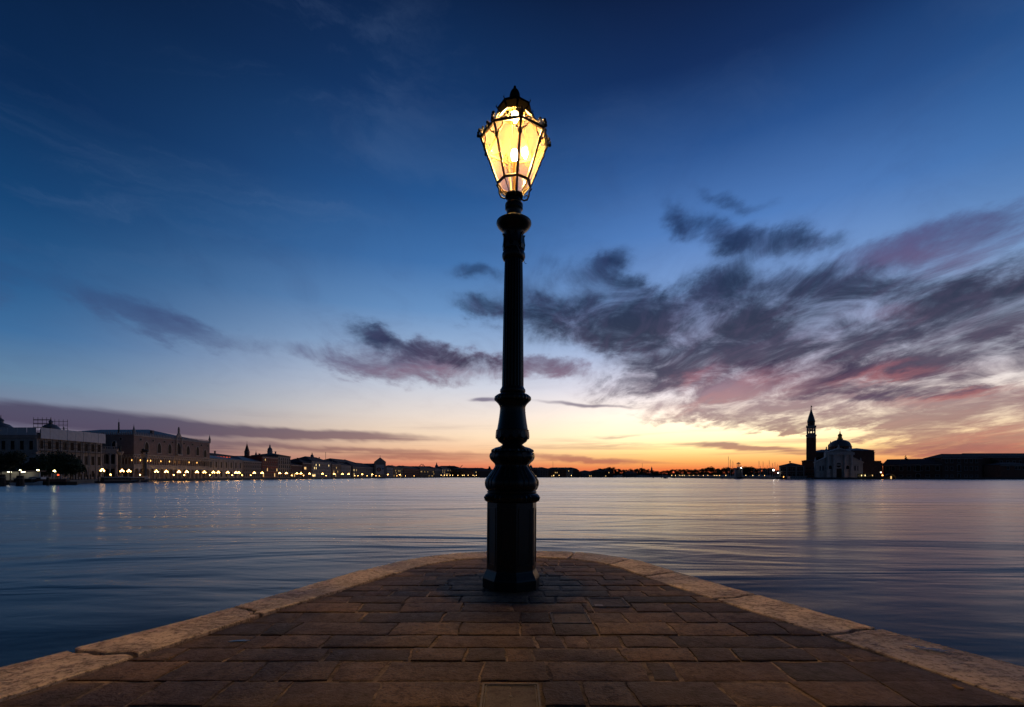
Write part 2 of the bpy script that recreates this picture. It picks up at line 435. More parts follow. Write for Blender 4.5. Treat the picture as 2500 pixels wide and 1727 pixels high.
def stone_mat(name, c0, c1, dark, pit_scale, bump, rough, crack=True, rnd=0.35, hue=0.15):
    m = bpy.data.materials.new(name); m.use_nodes = True; nt = m.node_tree; b = nt.nodes['Principled BSDF']; n = NT(nt)
    pos = n.node('ShaderNodeNewGeometry').outputs['Position']
    oi = n.node('ShaderNodeObjectInfo').outputs['Random']
    off = n.vm('ADD', pos, n.comb(n.mul(oi, 17.0), n.mul(oi, -9.0), n.mul(oi, 5.0)))
    big = n.noise(off, 2.2, 5, 0.6, 0.4)
    mid = n.noise(off, 14.0, 6, 0.68)
    fine = n.noise(off, pit_scale, 4, 0.7)
    col = n.mix(n.step(big, 0.3, 0.7), c0, c1)
    col = n.mix(n.step(mid, 0.48, 0.70, 0.0, 0.72), col, dark)
    col = n.mix(n.step(fine, 0.51, 0.66, 0.0, 0.8), col, dark)
    sc = n.vm('SCALE', col)
    tone = n.step(n.m('FRACT', n.mul(oi, 13.7)), 0, 1, 1 - rnd * 0.6, 1 + rnd * 0.6, 'LINEAR')
    tone = n.mul(tone, n.step(oi, 0.08, 0.22, 1 - rnd, 1.0))          # some stones are of a much darker kind
    nt.links.new(tone, sc.node.inputs['Scale'])
    hm = n.mul(n.m('FRACT', n.mul(oi, 7.31)), hue)
    col = n.mix(hm, sc, (0.16, 0.07, 0.035, 1))
    height = n.add(n.mul(mid, 0.55), n.mul(fine, 0.45))
    if crack:
        stre = n.noise(n.mapping(off, scale=(2.2, 9.0, 1), rot=(0, 0, 0.35)), 3.2, 6, 0.7, 0.6)
        ck = n.step(n.m('ABSOLUTE', n.sub(stre, 0.5)), 0.0, 0.022, 1.0, 0.0)
        ck = n.mul(ck, n.step(big, 0.42, 0.58))
        col = n.mix(n.mul(ck, 0.8), col, dark)
        height = n.sub(height, n.mul(ck, 0.9))
    nt.links.new(col, b.inputs['Base Color'])
    rg = n.step(mid, 0.3, 0.7, rough - 0.10, rough + 0.12, 'LINEAR'); nt.links.new(rg, b.inputs['Roughness'])
    bn = n.node('ShaderNodeBump'); bn.inputs['Strength'].default_value = 1.0; bn.inputs['Distance'].default_value = bump
    nt.links.new(height, bn.inputs['Height']); nt.links.new(bn.outputs[0], b.inputs['Normal'])
    MATS[name] = m
stone_mat('trachyte', (0.142, 0.086, 0.043, 1), (0.052, 0.031, 0.017, 1), (0.016, 0.010, 0.007, 1), 44.0, 0.030, 0.66, crack=False, rnd=0.72)
stone_mat('istrian', (0.66, 0.53, 0.41, 1), (0.46, 0.36, 0.275, 1), (0.09, 0.06, 0.042, 1), 26.0, 0.013, 0.62, rnd=0.2, hue=0.05)
stone_mat('mortar', (0.32, 0.23, 0.155, 1), (0.03, 0.02, 0.014, 1), (0.02, 0.014, 0.010, 1), 30.0, 0.012, 0.9, crack=False, rnd=0.0, hue=0.0)
stone_mat('cover_stone', (0.11, 0.085, 0.06, 1), (0.085, 0.062, 0.045, 1), (0.03, 0.022, 0.018, 1), 70.0, 0.006, 0.7, crack=False, rnd=0.1, hue=0.0)
stone_mat('quay_wall', (0.10, 0.09, 0.08, 1), (0.05, 0.06, 0.045, 1), (0.02, 0.02, 0.018, 1), 12.0, 0.02, 0.8, crack=False, rnd=0.0, hue=0.0)

def water_mat():
    m = bpy.data.materials.new('water'); m.use_nodes = True; nt = m.node_tree; nt.nodes.clear(); n = NT(nt)
    pos = n.node('ShaderNodeNewGeometry').outputs['Position']
    swell = n.noise(n.mapping(pos, scale=(0.045, 0.15, 1), rot=(0, 0, 0.22)), 1.0, 3, 0.5, 0.9)
    soft = n.noise(n.mapping(pos, scale=(0.15, 0.42, 1), rot=(0, 0, -0.30)), 1.0, 3, 0.5, 0.9)
    chop = n.noise(n.mapping(pos, scale=(0.42, 1.0, 1), rot=(0, 0, 0.15)), 1.0, 3, 0.55, 0.5)
    h = n.add(n.mul(swell, 0.32), n.add(n.mul(soft, 0.065), n.mul(chop, 0.020)))
    bn = n.node('ShaderNodeBump'); bn.inputs['Strength'].default_value = 1.0; bn.inputs['Distance'].default_value = 1.0
    nt.links.new(h, bn.inputs['Height'])
    patch = n.noise(n.mapping(pos, scale=(0.012, 0.05, 1)), 1.0, 3, 0.5)
    df = n.node('ShaderNodeBsdfDiffuse'); df.inputs[0].default_value = (0.008, 0.014, 0.018, 1)
    gl = n.node('ShaderNodeBsdfGlossy'); gl.inputs[0].default_value = (0.94, 0.94, 0.94, 1)
    nt.links.new(n.step(patch, 0.3, 0.7, 0.18, 0.27, 'LINEAR'), gl.inputs['Roughness'])
    fr = n.node('ShaderNodeFresnel'); fr.inputs[0].default_value = 1.333
    for q in (df, gl, fr): nt.links.new(bn.outputs[0], q.inputs['Normal'])
    mx = n.node('ShaderNodeMixShader'); nt.links.new(n.m('POWER', fr.outputs[0], 1.22), mx.inputs[0])
    nt.links.new(df.outputs[0], mx.inputs[1]); nt.links.new(gl.outputs[0], mx.inputs[2])
    o = n.node('ShaderNodeOutputMaterial'); nt.links.new(mx.outputs[0], o.inputs[0])
    MATS['water'] = m
water_mat()
def pane_mat():
    m = bpy.data.materials.new('lantern_glass'); m.use_nodes = True; nt = m.node_tree; nt.nodes.clear(); n = NT(nt)
    pos = n.node('ShaderNodeTexCoord').outputs['Object']
    dirt = n.noise(n.mapping(pos, scale=(1, 1, 0.45)), 11.0, 7, 0.7, 0.8)
    tr = n.node('ShaderNodeBsdfTransparent'); tr.inputs[0].default_value = (0.97, 0.95, 0.90, 1)
    tl = n.node('ShaderNodeBsdfTranslucent'); tl.inputs[0].default_value = (1.0, 0.62, 0.22, 1)
    gl = n.node('ShaderNodeBsdfGlossy'); gl.inputs['Roughness'].default_value = 0.08; gl.inputs[0].default_value = (0.9, 0.9, 0.9, 1)
    a = n.node('ShaderNodeMixShader'); nt.links.new(n.step(dirt, 0.3, 0.75, 0.010, 0.032, 'LINEAR'), a.inputs[0])
    nt.links.new(tr.outputs[0], a.inputs[1]); nt.links.new(tl.outputs[0], a.inputs[2])
    c = n.node('ShaderNodeMixShader'); c.inputs[0].default_value = 0.05
    nt.links.new(a.outputs[0], c.inputs[1]); nt.links.new(gl.outputs[0], c.inputs[2])
    o = n.node('ShaderNodeOutputMaterial'); nt.links.new(c.outputs[0], o.inputs[0])
    MATS['lantern_glass'] = m
pane_mat()
glow('bulb', (1.0, 0.56, 0.17), 5600.0)

# ================================================================== THE WATER AND THE QUAY POINT
wm = MB(); wm.poly([(-7000, -400, WATER), (7000, -400, WATER), (7000, 9000, WATER), (-7000, 9000, WATER)])
tag(wm.build('water', MATS['water']), 'calm dark lagoon water reflecting the dawn sky', None, None, 'structure')

def gp(px, py):
    D = F * CAMZ / (py - HOR); return (at(px, D), D)
# outer and inner line of the pale edge stones, measured as plan points
OUT = [(-9.6, -12.0), (-3.47, 3.22), (-3.00, 4.10), (-2.76, 4.65), (-2.08, 6.51), (-1.72, 7.25), (-1.34, 7.75), (-0.90, 8.06), (-0.42, 8.22), (0.43, 8.30), (0.95, 8.22), (1.38, 8.00), (1.75, 7.62), (1.98, 7.25), (2.23, 6.46), (2.62, 5.42), (3.12, 4.10), (3.50, 3.25), (9.6, -12.0)]
INN = [(-8.9, -12.0), (-2.97, 2.75), (-2.70, 3.39), (-2.33, 4.43), (-1.55, 6.36), (-1.40, 6.72), (-1.19, 7.05), (-0.86, 7.42), (-0.42, 7.60), (0.38, 7.67), (0.72, 7.60), (0.98, 7.46), (1.35, 7.12), (1.55, 6.72), (1.76, 6.00), (2.13, 5.03), (2.56, 3.91), (2.94, 2.73), (8.9, -12.0)]
def xlim(y, line, side):
    pts = [p for p in line if (p[0] < 0) == (side < 0)]
    pts = sorted(pts, key=lambda p: p[1])
    if y >= pts[-1][1]: return None
    for a, b in zip(pts, pts[1:]):
        if a[1] <= y <= b[1]:
            t = (y - a[1]) / (b[1] - a[1]); return a[0] + t * (b[0] - a[0])
    return pts[0][0]

# bed of the paving and the quay body down into the water
bed = MB(); bed.prism(list(reversed(INN)), -0.40, -0.010)
q_root = bed.build('quay_pavement', MATS['mortar']); tag(q_root, 'brown stone paving of the quay point under the lamp post', None, None, 'structure')
qw = MB(); qw.prism(list(reversed([(x * 0.985, y - 0.03) for x, y in OUT])), -6.0, -0.28)
tag(qw.build('quay_wall', MATS['quay_wall']), 'dark stone wall of the quay point down to the water', None, None, 'structure')

def rough_stone(corners, top, thick, jit, rng, bev=0.008, sub=2):
    """one paving stone: an uneven outline, a worn rounded arris and a slightly tilted top"""
    pts = []
    n = len(corners)
    for i in range(n):
        a, b = corners[i], corners[(i + 1) % n]
        pts.append((a[0] + rng.uniform(-jit, jit) * 0.5, a[1] + rng.uniform(-jit, jit) * 0.5))
        for k in range(1, sub + 1):
            t = k / (sub + 1)
            pts.append((a[0] + (b[0] - a[0]) * t + rng.uniform(-jit, jit) * 0.6, a[1] + (b[1] - a[1]) * t + rng.uniform(-jit, jit) * 0.6))
    cx = sum(p[0] for p in pts) / len(pts); cy_ = sum(p[1] for p in pts) / len(pts)
    tx, ty = rng.uniform(-0.006, 0.006), rng.uniform(-0.006, 0.006)
    m = MB(); N = len(pts)
    def ring(scale_in, z):
        for p in pts:
            dx, dy = p[0] - cx, p[1] - cy_
            L = math.hypot(dx, dy) or 1
            k = (L - scale_in) / L
            m.v.append((dx * k, dy * k, z + (tx * dx + ty * dy)))
    ring(0, top - thick); ring(0, top - bev); ring(bev * 0.35, top - bev * 0.3); ring(bev * 1.4, top)
    for j in range(3):
        for i in range(N):
            k = (i + 1) % N; m.f.append((j * N + i, j * N + k, (j + 1) * N + k, (j + 1) * N + i))
    m.f.append(tuple(3 * N + i for i in range(N)))
    return m, (cx, cy_)

# inspection covers: x0 x1 y0 y1 in plan (left out of the stone rows)
def rect(px0, py0, px1, py1):
    (xa, ya), (xb, yb) = gp(px0, py0), gp(px1, py1); return xa, xb, yb, ya
COVERS = [(-0.195, 0.178, 2.63, 2.99), (0.35, 0.72, 4.20, 4.55), (0.79, 1.19, 4.73, 5.10)]
rng = random.Random(11)
EDGES = [1.30, 1.66, 2.02, 2.36, 2.69, 3.025, 3.35, 3.61, 3.90, 4.23, 4.56, 4.89, 5.16]      # row joints measured in the picture
rows = list(zip(EDGES, EDGES[1:])); yy = EDGES[-1]
while yy < 7.75:
    hgt = rng.uniform(0.21, 0.30)
    rows.append((yy, yy + hgt)); yy += hgt
count = 0
def emit_stone(x0a, x1a, x0b, x1b, y0, y1):
    global count
    g = rng.choice([0.004, 0.006, 0.008, 0.014])
    c = [(x0a + g, y0 + g), (x1a - g, y0 + g), (x1b - g, y1 - g), (x0b + g, y1 - g)]
    c = [p for i, p in enumerate(c) if math.dist(p, c[i - 1]) > 0.02]
    if len(c) < 3 or max(p[0] for p in c) - min(p[0] for p in c) < 0.05: return
    m, o = rough_stone(c, rng.uniform(-0.006, 0.004), 0.12, 0.014, rng, rng.uniform(0.007, 0.016), 3)
    s_ = m.build('paving_stone', MATS['trachyte'], q_root, True, (o[0], o[1], 0)); count += 1
for ri, (y0, y1) in enumerate(rows):
    la, lb = xlim(y0, INN, -1), xlim(y1, INN, -1)
    ra, rb = xlim(y0, INN, 1), xlim(y1, INN, 1)
    if la is None or ra is None: break
    if lb is None or rb is None: y1 = 7.6; lb, rb = -0.42, 0.38
    cuts = []
    x = min(la, lb)
    while True:
        x += rng.choice([0.20, 0.30, 0.40, 0.48, 0.56, 0.66, 0.80]) * rng.uniform(0.9, 1.1) * (0.78 if y0 > 5.4 else 1.0)
        if x > max(ra, rb) - 0.22: break
        if x > max(la, lb) + 0.15 and x < min(ra, rb) - 0.1: cuts.append(x + 0.0)
    slant = [rng.uniform(-0.016, 0.016) for _ in cuts]
    ea = [la] + [c + s for c, s in zip(cuts, slant)] + [ra]
    eb = [lb] + [c - s for c, s in zip(cuts, slant)] + [rb]
    for i in range(len(ea) - 1):
        segs = [(ea[i], ea[i + 1], eb[i], eb[i + 1], y0, y1)]
        for (cx0, cx1, cy0, cy1) in COVERS:          # keep the covers' places free
            nxt = []
            for sg in segs:
                X0, X1 = min(sg[0], sg[2]), max(sg[1], sg[3])
                if X1 <= cx0 or X0 >= cx1 or sg[5] <= cy0 or sg[4] >= cy1: nxt.append(sg); continue
                ya, yb = max(sg[4], cy0), min(sg[5], cy1)
                if X0 < cx0 - 0.05: nxt.append((sg[0], cx0, sg[2], cx0, sg[4], sg[5]))
                if X1 > cx1 + 0.05: nxt.append((cx1, sg[1], cx1, sg[3], sg[4], sg[5]))
                l_, r_ = max(X0, cx0), min(X1, cx1)
                if ya - sg[4] > 0.05: nxt.append((l_, r_, l_, r_, sg[4], ya))
                if sg[5] - yb > 0.05: nxt.append((l_, r_, l_, r_, yb, sg[5]))
            segs = nxt
        for sg in segs: emit_stone(*sg)
# the paving behind the viewer goes on as larger stones
for k in range(8):
    y0, y1 = 1.30 - 0.34 * (k + 1), 1.30 - 0.34 * k
    la, lb, ra, rb = xlim(y0, INN, -1), xlim(y1, INN, -1), xlim(y0, INN, 1), xlim(y1, INN, 1)
    n_ = 7
    for i in range(n_):
        ta, tb = i / n_, (i + 1) / n_
        emit_stone(la + (ra - la) * ta, la + (ra - la) * tb, lb + (rb - lb) * ta, lb + (rb - lb) * tb, y0, y1)

# the pale edge blocks; joints given as (outer point, inner point)
kr = MB(); kr.prism(list(reversed([(x * 0.96, y - 0.10) for x, y in OUT])), -0.42, -0.285)
k_root = kr.build('quay_kerb', MATS['quay_wall']); tag(k_root, 'pale stone edging round the quay point', None, None, 'structure')
def along(line, p):     # arc length of the nearest point on a polyline
    best = (1e9, 0); s = 0
    for a, b in zip(line, line[1:]):
        ax, ay = b[0] - a[0], b[1] - a[1]; L = math.hypot(ax, ay)
        t = max(0, min(1, ((p[0] - a[0]) * ax + (p[1] - a[1]) * ay) / (L * L)))
        q = (a[0] + ax * t, a[1] + ay * t); d = math.dist(q, p)
        if d < best[0]: best = (d, s + L * t)
        s += L
    return best[1]
def cutline(line, s0, s1):
    out = []; s = 0
    for a, b in zip(line, line[1:]):
        L = math.dist(a, b)
        for q in (s0, s1):
            if s <= q <= s + L: out.append((q, (a[0] + (b[0] - a[0]) * (q - s) / L, a[1] + (b[1] - a[1]) * (q - s) / L)))
        if s0 < s + L < s1: out.append((s + L, b))
        s += L
    out.sort(); res = []
    for q, p in out:
        if not res or math.dist(res[-1], p) > 0.01: res.append(p)
    return res
JO = [((-8.0, -8.0), (-7.3, -8.0)), ((-5.9, -2.9), (-5.2, -2.7)), ((-4.45, 0.8), (-3.8, 0.9)), (gp(173, 1588), gp(327, 1603)), (gp(542, 1483), gp(640, 1504)), (gp(879, 1393), gp(967, 1402)), (gp(1050, 1358), gp(1113, 1366)),
      ((-0.10, 8.25), (-0.05, 7.62)), (gp(1404, 1348), gp(1390, 1364)), ((1.86, 7.45), (1.42, 7.0)), (gp(1650, 1397), gp(1569, 1408)), (gp(1855, 1451), gp(1742, 1464)), (gp(2141, 1535), gp(2009, 1550)), ((3.95, 2.2), (3.4, 2.1)), ((5.3, -1.2), (4.6, -1.1)), ((7.4, -6.4), (6.6, -6.2))]
so = [0.0] + [along(OUT, a) for a, b in JO] + [sum(math.dist(a, b) for a, b in zip(OUT, OUT[1:]))]
si = [0.0] + [along(INN, b) for a, b in JO] + [sum(math.dist(a, b) for a, b in zip(INN, INN[1:]))]
krng = random.Random(5)
def joint(a, b, seed):       # a broken, wandering line between two blocks
    r = random.Random(seed); n = 9; out = []
    for i in range(n + 1):
        t = i / n; j = 0 if i in (0, n) else r.uniform(-0.035, 0.035)
        out.append((a[0] + (b[0] - a[0]) * t + j * 0.6, a[1] + (b[1] - a[1]) * t + j))
    return out
def resample(pts, step):
    out = [pts[0]]
    for a, b in zip(pts, pts[1:]):
        n = max(1, int(math.dist(a, b) / step))
        out += [(a[0] + (b[0] - a[0]) * i / n, a[1] + (b[1] - a[1]) * i / n) for i in range(1, n + 1)]
    return out
for i in range(len(so) - 1):
    o_, n_ = resample(cutline(OUT, so[i], so[i + 1]), 0.16), resample(cutline(INN, si[i], si[i + 1]), 0.16)
    o_ = [o_[0]] + [(p[0] * (1 - abs(krng.gauss(0, 0.0035))), p[1] - abs(krng.gauss(0, 0.010))) for p in o_[1:-1]] + [o_[-1]]
    n_ = [n_[0]] + [(p[0] * (1 + krng.uniform(-0.004, 0.001)), p[1]) for p in n_[1:-1]] + [n_[-1]]
    j0, j1 = joint(o_[0], n_[0], i), joint(o_[-1], n_[-1], i + 1)
    n_ = [(p[0] * 1.006, p[1] + 0.008) for p in n_]
    outline = o_ + j1[1:-1] + list(reversed(n_)) + list(reversed(j0[1:-1]))     # clockwise in plan
    outline = list(reversed(outline))
    cx0 = sum(p[0] for p in (j0[0], j0[-1], j1[0], j1[-1])) / 4; cy0 = sum(p[1] for p in (j0[0], j0[-1], j1[0], j1[-1])) / 4
    def pull(p):      # an open joint of about a centimetre
        dx, dy = cx0 - p[0], cy0 - p[1]; L_ = math.hypot(dx, dy) or 1; return (p[0] + dx / L_ * 0.020, p[1] + dy / L_ * 0.020)
    ends = set(j0[1:-1] + j1[1:-1] + [o_[0], o_[-1], n_[0], n_[-1]])
    outline = [pull(p) if p in ends else p for p in outline]
    cx = sum(p[0] for p in outline) / len(outline); cyy = sum(p[1] for p in outline) / len(outline)
    bm = bmesh.new()
    g = 0.006
    vs = [bm.verts.new((p[0] - cx, p[1] - cyy, 0)) for p in outline]
    f = bm.faces.new(vs)
    r = bmesh.ops.extrude_face_region(bm, geom=[f])
    up = [e for e in r['geom'] if isinstance(e, bmesh.types.BMVert)]
    for v in up: v.co.z = 0.30
    bm.normal_update()
    topf = [q for q in bm.faces if q.normal.z > 0.9]
    ins = bmesh.ops.inset_region(bm, faces=topf, thickness=0.010, depth=0.007, use_even_offset=True)
    bmesh.ops.recalc_face_normals(bm, faces=bm.faces[:])
    me = bpy.data.meshes.new('edge_stone'); bm.to_mesh(me); bm.free()
    dz = krng.uniform(-0.010, 0.006)
    link('edge_stone', me, MATS['istrian'], k_root, (cx, cyy, -0.285 + dz - 0.009))

# three inspection covers
def cover(box, split, label, plate=None, mat='cover_stone', knob=True, rim=0.012):
    x0, x1, y0, y1 = box
    x0 += 0.012; x1 -= 0.012; y0 += 0.012; y1 -= 0.012
    cx, cy_ = (x0 + x1) / 2, (y0 + y1) / 2; hx, hy = (x1 - x0) / 2, (y1 - y0) / 2
    r = empty('inspection_cover', (cx, cy_, 0)); tag(r, label, 'cover')
    fr = MB()
    w = rim
    fr.box(-hx, hx, -hy, -hy + w, -0.05, 0.004); fr.box(-hx, hx, hy - w, hy, -0.05, 0.004)
    fr.box(-hx, -hx + w, -hy + w, hy - w, -0.05, 0.0035); fr.box(hx - w, hx, -hy + w, hy - w, -0.05, 0.0035)
    w2 = w + 0.007
    fr.build('frame', MATS['steel'], r)
    inner = MB()
    w3 = w2 + 0.006
    inner.box(-hx + w2, hx - w2, -hy + w2, -hy + w3, -0.05, 0.002); inner.box(-hx + w2, hx - w2, hy - w3, hy - w2, -0.05, 0.002)
    inner.box(-hx + w2, -hx + w3, -hy + w3, hy - w3, -0.05, 0.0015); inner.box(hx - w3, hx - w2, -hy + w3, hy - w3, -0.05, 0.0015)
    inner.build('inner_rim', MATS['steel'], r)
    xs = [-hx + w3 + 0.002] + ([0.0] if split else []) + [hx - w3 - 0.002]
    for a, b in zip(xs, xs[1:]):
        g = 0.0015
        MB().box(a + g, b - g, -hy + w3 + 0.002, hy - w3 - 0.002, -0.05, -0.002).build('lid_panel', MATS[mat], r)
    if knob: MB().lathe([(0.012, -0.004), (0.011, 0.001), (0.006, 0.003)], 12).build('lifting_eye', MATS['steel'], r)
    if plate:
        a, b, c, d_ = plate
        MB().box(a, b, c, d_, -0.0025, 0.002).build('marker_plate', MATS['tag_metal'], r)
    return r
cover(COVERS[0], True, 'steel-framed square inspection cover with two stone halves nearest the viewer')
cover(COVERS[1], False, 'thin-framed brown inspection cover between the dark cover and the viewer', rim=0.008)
cover(COVERS[2], False, 'dark inspection cover with a small pale plate, beside the lamp post', plate=(-0.155, -0.075, -0.150, -0.085), mat='trachyte', knob=False, rim=0.008)

# litter on the stones
def scrap(px, py, name, mat, label, size, seed, cat):
    r = random.Random(seed); x, y = gp(px, py); m = MB(); n = 9
    ring_ = [(math.cos(2 * PI * i / n) * size * r.uniform(0.6, 1.1), math.sin(2 * PI * i / n) * size * r.uniform(0.3, 0.6)) for i in range(n)]
    m.prism(ring_, 0.0, 0.002)
    m.v = [(a, b, c + (0.012 * size / 0.03) * (a / size) ** 2 * 0.5) for a, b, c in m.v]
    o = m.build(name, MATS[mat], None, False, (x, y, 0.0045)); o.rotation_euler = (0, 0, r.uniform(0, 3)); tag(o, label, cat)
scrap(1090, 1430, 'paper_scrap', 'paper', 'small white paper scrap on the paving beside the lamp base', 0.026, 1, 'litter')
scrap(1325, 1379, 'dry_leaf', 'bark', 'dark curled leaf by the pale kerb behind the lamp post', 0.028, 2, 'leaf')
scrap(1478, 1414, 'dry_leaf', 'dry_leaf', 'tan leaf lying close to the kerb, well beyond the dark cover', 0.022, 3, 'leaf')
scrap(1612, 1518, 'dry_leaf', 'dry_leaf', 'orange leaf on the paving, alone halfway to the kerb with the puddle', 0.018, 4, 'leaf')
scrap(1017, 1594, 'dry_leaf', 'dry_leaf', 'tiny pale leaf on the paving well in front of the lamp post', 0.012, 5, 'leaf')
scrap(810, 1594, 'dry_leaf', 'dry_leaf', 'small orange leaf on the paving toward the kerb with broken joints', 0.014, 6, 'leaf')
scrap(2340, 1681, 'paper_scrap', 'dry_leaf', 'flattened brown paper scrap near the kerb with the puddle', 0.045, 7, 'litter')

def puddle(px, py, a, b, label, seed, z, rot):
    r = random.Random(seed); x, y = gp(px, py); n = 26; m = MB()
    ph = [r.uniform(0, 6) for _ in range(4)]
    pts = []
    for i in range(n):
        t = 2 * PI * i / n; k = 1 + 0.25 * math.sin(2 * t + ph[0]) + 0.2 * math.sin(3 * t + ph[1]) + 0.14 * math.sin(5 * t + ph[2]) + 0.08 * math.sin(8 * t + ph[3])
        pts.append((a * k * math.cos(t), b * k * math.sin(t)))
    m.prism(pts, 0, 0.0015)
    o = m.build('puddle', MATS['puddle'], None, False, (x, y, z)); o.rotation_euler = (0, 0, rot); tag(o, label, 'puddle')
principled('puddle', (0.02, 0.018, 0.016), 0.22)
puddle(585, 1566, 0.06, 0.018, 'small wet patch shining on the paving near the kerb with broken joints', 3, 0.0045, 0.1)
puddle(2270, 1590, 0.085, 0.03, 'shallow puddle in the pitted pale kerb, catching blue sky', 8, 0.0185, -0.6)

# ================================================================== THE LAMP POST
LD = 5.65; LS_ = LD / F
lamp = empty('street_lamp', (at(1248.5, LD), LD, 0.0)); lamp.rotation_euler = (0, math.radians(0.40), 0)
tag(lamp, 'tall dark green cast-iron lamp post with a glowing octagonal lantern on the quay point', 'street lamp')
def zy(y): return CAMZ + (HOR - y) * LS_
def pr(rows): return [(r * LS_, zy(y)) for y, r in rows]
A0 = math.radians(10.0); OCT = PI / 4
def octmod(strength=1.0):
    def f(a, j, z):
        q = ((a - A0) % OCT) - OCT / 2
        k = math.cos(PI / 8) / math.cos(q)
        return 1 + (k - 1) * strength
    return f
IR = MATS['iron']
# octagonal plinth: sharp facets
pl = MB(); pl.lathe([(70.5 * LS_, 0.0), (70.5 * LS_, 0.105), (69 * LS_, 0.125)] + [(62.0 * LS_, 0.195), (61 * LS_, 0.21), (61 * LS_, zy(1226))], 8, phase=A0)
pl.build('plinth', IR, lamp)
for k in range(8):                                   # a raised fillet frame on each face of the plinth
    a = A0 + OCT * (k + 0.5); R = 61 * LS_ * math.cos(PI / 8); hw = 61 * LS_ * math.sin(PI / 8) - 0.026
    m = MB(); z0, z1 = 0.27, zy(1238)
    m.ring([(-hw, z0), (hw, z0), (hw, z1), (-hw, z1)], [(-hw + 0.016, z0 + 0.016), (hw - 0.016, z0 + 0.016), (hw - 0.016, z1 - 0.016), (-hw + 0.016, z1 - 0.016)], -0.006, 0.006)
    o = m.build('panel_moulding', IR, lamp, False, (R * math.sin(a), -R * math.cos(a), 0)); o.rotation_euler = (0, 0, a)
a = A0 - OCT / 2; R = 61 * LS_ * math.cos(PI / 8)
o = MB().box(-0.036, 0.036, -0.004, 0.003, -0.017, 0.017).build('number_plate', MATS['plate'], lamp, False, (R * math.sin(a) + 0.035, -R * math.cos(a) + 0.008, zy(1257))); o.rotation_euler = (0, 0, a)
o['label'] = 'small brass-coloured plate on the dark plinth'
# rope moulding over the plinth
m = MB(); m.lathe(pr([(1226, 60), (1222, 66), (1214, 68.5), (1207, 64), (1204, 60)]), 64, mod=lambda a, j, z: 1 + (0.035 * math.sin(a * 30) if 0 < j < 4 else 0)); m.build('rope_moulding', IR, lamp, True)
m = MB(); m.lathe(pr([(1205, 58), (1203, 61), (1199.5, 61.5), (1197, 59)]), 48, mod=octmod(0.4)); m.build('ring_moulding', IR, lamp, True)
# lower eight-sided baluster
prof = [(1199, 57), (1197, 61), (1193, 64.5), (1187, 67), (1180, 68), (1173, 67), (1166, 63), (1158, 57), (1150, 50.5), (1143, 45.5), (1138, 43), (1134, 43.5), (1130, 47), (1126, 51.5), (1121, 55.5), (1115, 57.2), (1109, 56), (1105, 52.5), (1103, 48)]
m = MB(); m.lathe(pr(prof), 64, mod=octmod(0.9)); m.build('lower_baluster', IR, lamp, True)
prz = pr(prof)
for k in range(8):                                   # beaded bands down the faces
    a = A0 + OCT * (k + 0.5)
    for sg in (-1, 1):
        m = MB(); path = []
        for j in range(3, 11):
            for t in (0.0, 0.34, 0.67):
                r_ = prz[j][0] + (prz[j + 1][0] - prz[j][0]) * t; z_ = prz[j][1] + (prz[j + 1][1] - prz[j][1]) * t
                r_ *= math.cos(PI / 8) * 1.005
                w = r_ * 0.11 * sg
                path.append((r_ * math.sin(a) + w * math.cos(a), -r_ * math.cos(a) + w * math.sin(a), z_))
        fin = []
        rad = []
        for p0, p1 in zip(path, path[1:]):
            fin += [p0, tuple((u + v) / 2 for u, v in zip(p0, p1))]; rad += [0.0100, 0.0048]
        m.tube(fin, rad, 6); m.build('beaded_band', IR, lamp, True)
    m = MB(); r0 = 55.5 * LS_                          # a leaf under the shoulder
    pts = [(0.0, 0.0), (0.028, -0.01), (0.038, -0.045), (0.02, -0.05), (0.026, -0.085), (0.0, -0.12), (-0.026, -0.085), (-0.02, -0.05), (-0.038, -0.045), (-0.028, -0.01)]
    m.slab(list(reversed([(u, w * 0.55) for u, w in pts])), -0.005, 0.004)
    o = m.build('shoulder_leaf', IR, lamp, False, (r0 * 0.945 * math.sin(a), -r0 * 0.955 * math.cos(a), zy(1106))); o.rotation_euler = (0, 0, a)
# acanthus skirt
m = MB(); m.lathe(pr([(1106, 40), (1103.5, 50), (1099, 49), (1094, 40), (1091, 31), (1087, 25), (1085, 24)]), 96, mod=lambda a, j, z: 1 + (0.05 * abs(math.sin(a * 8)) + 0.02 * math.sin(a * 32) if j in (1, 2, 3) else 0)); m.build('acanthus_skirt', IR, lamp, True)
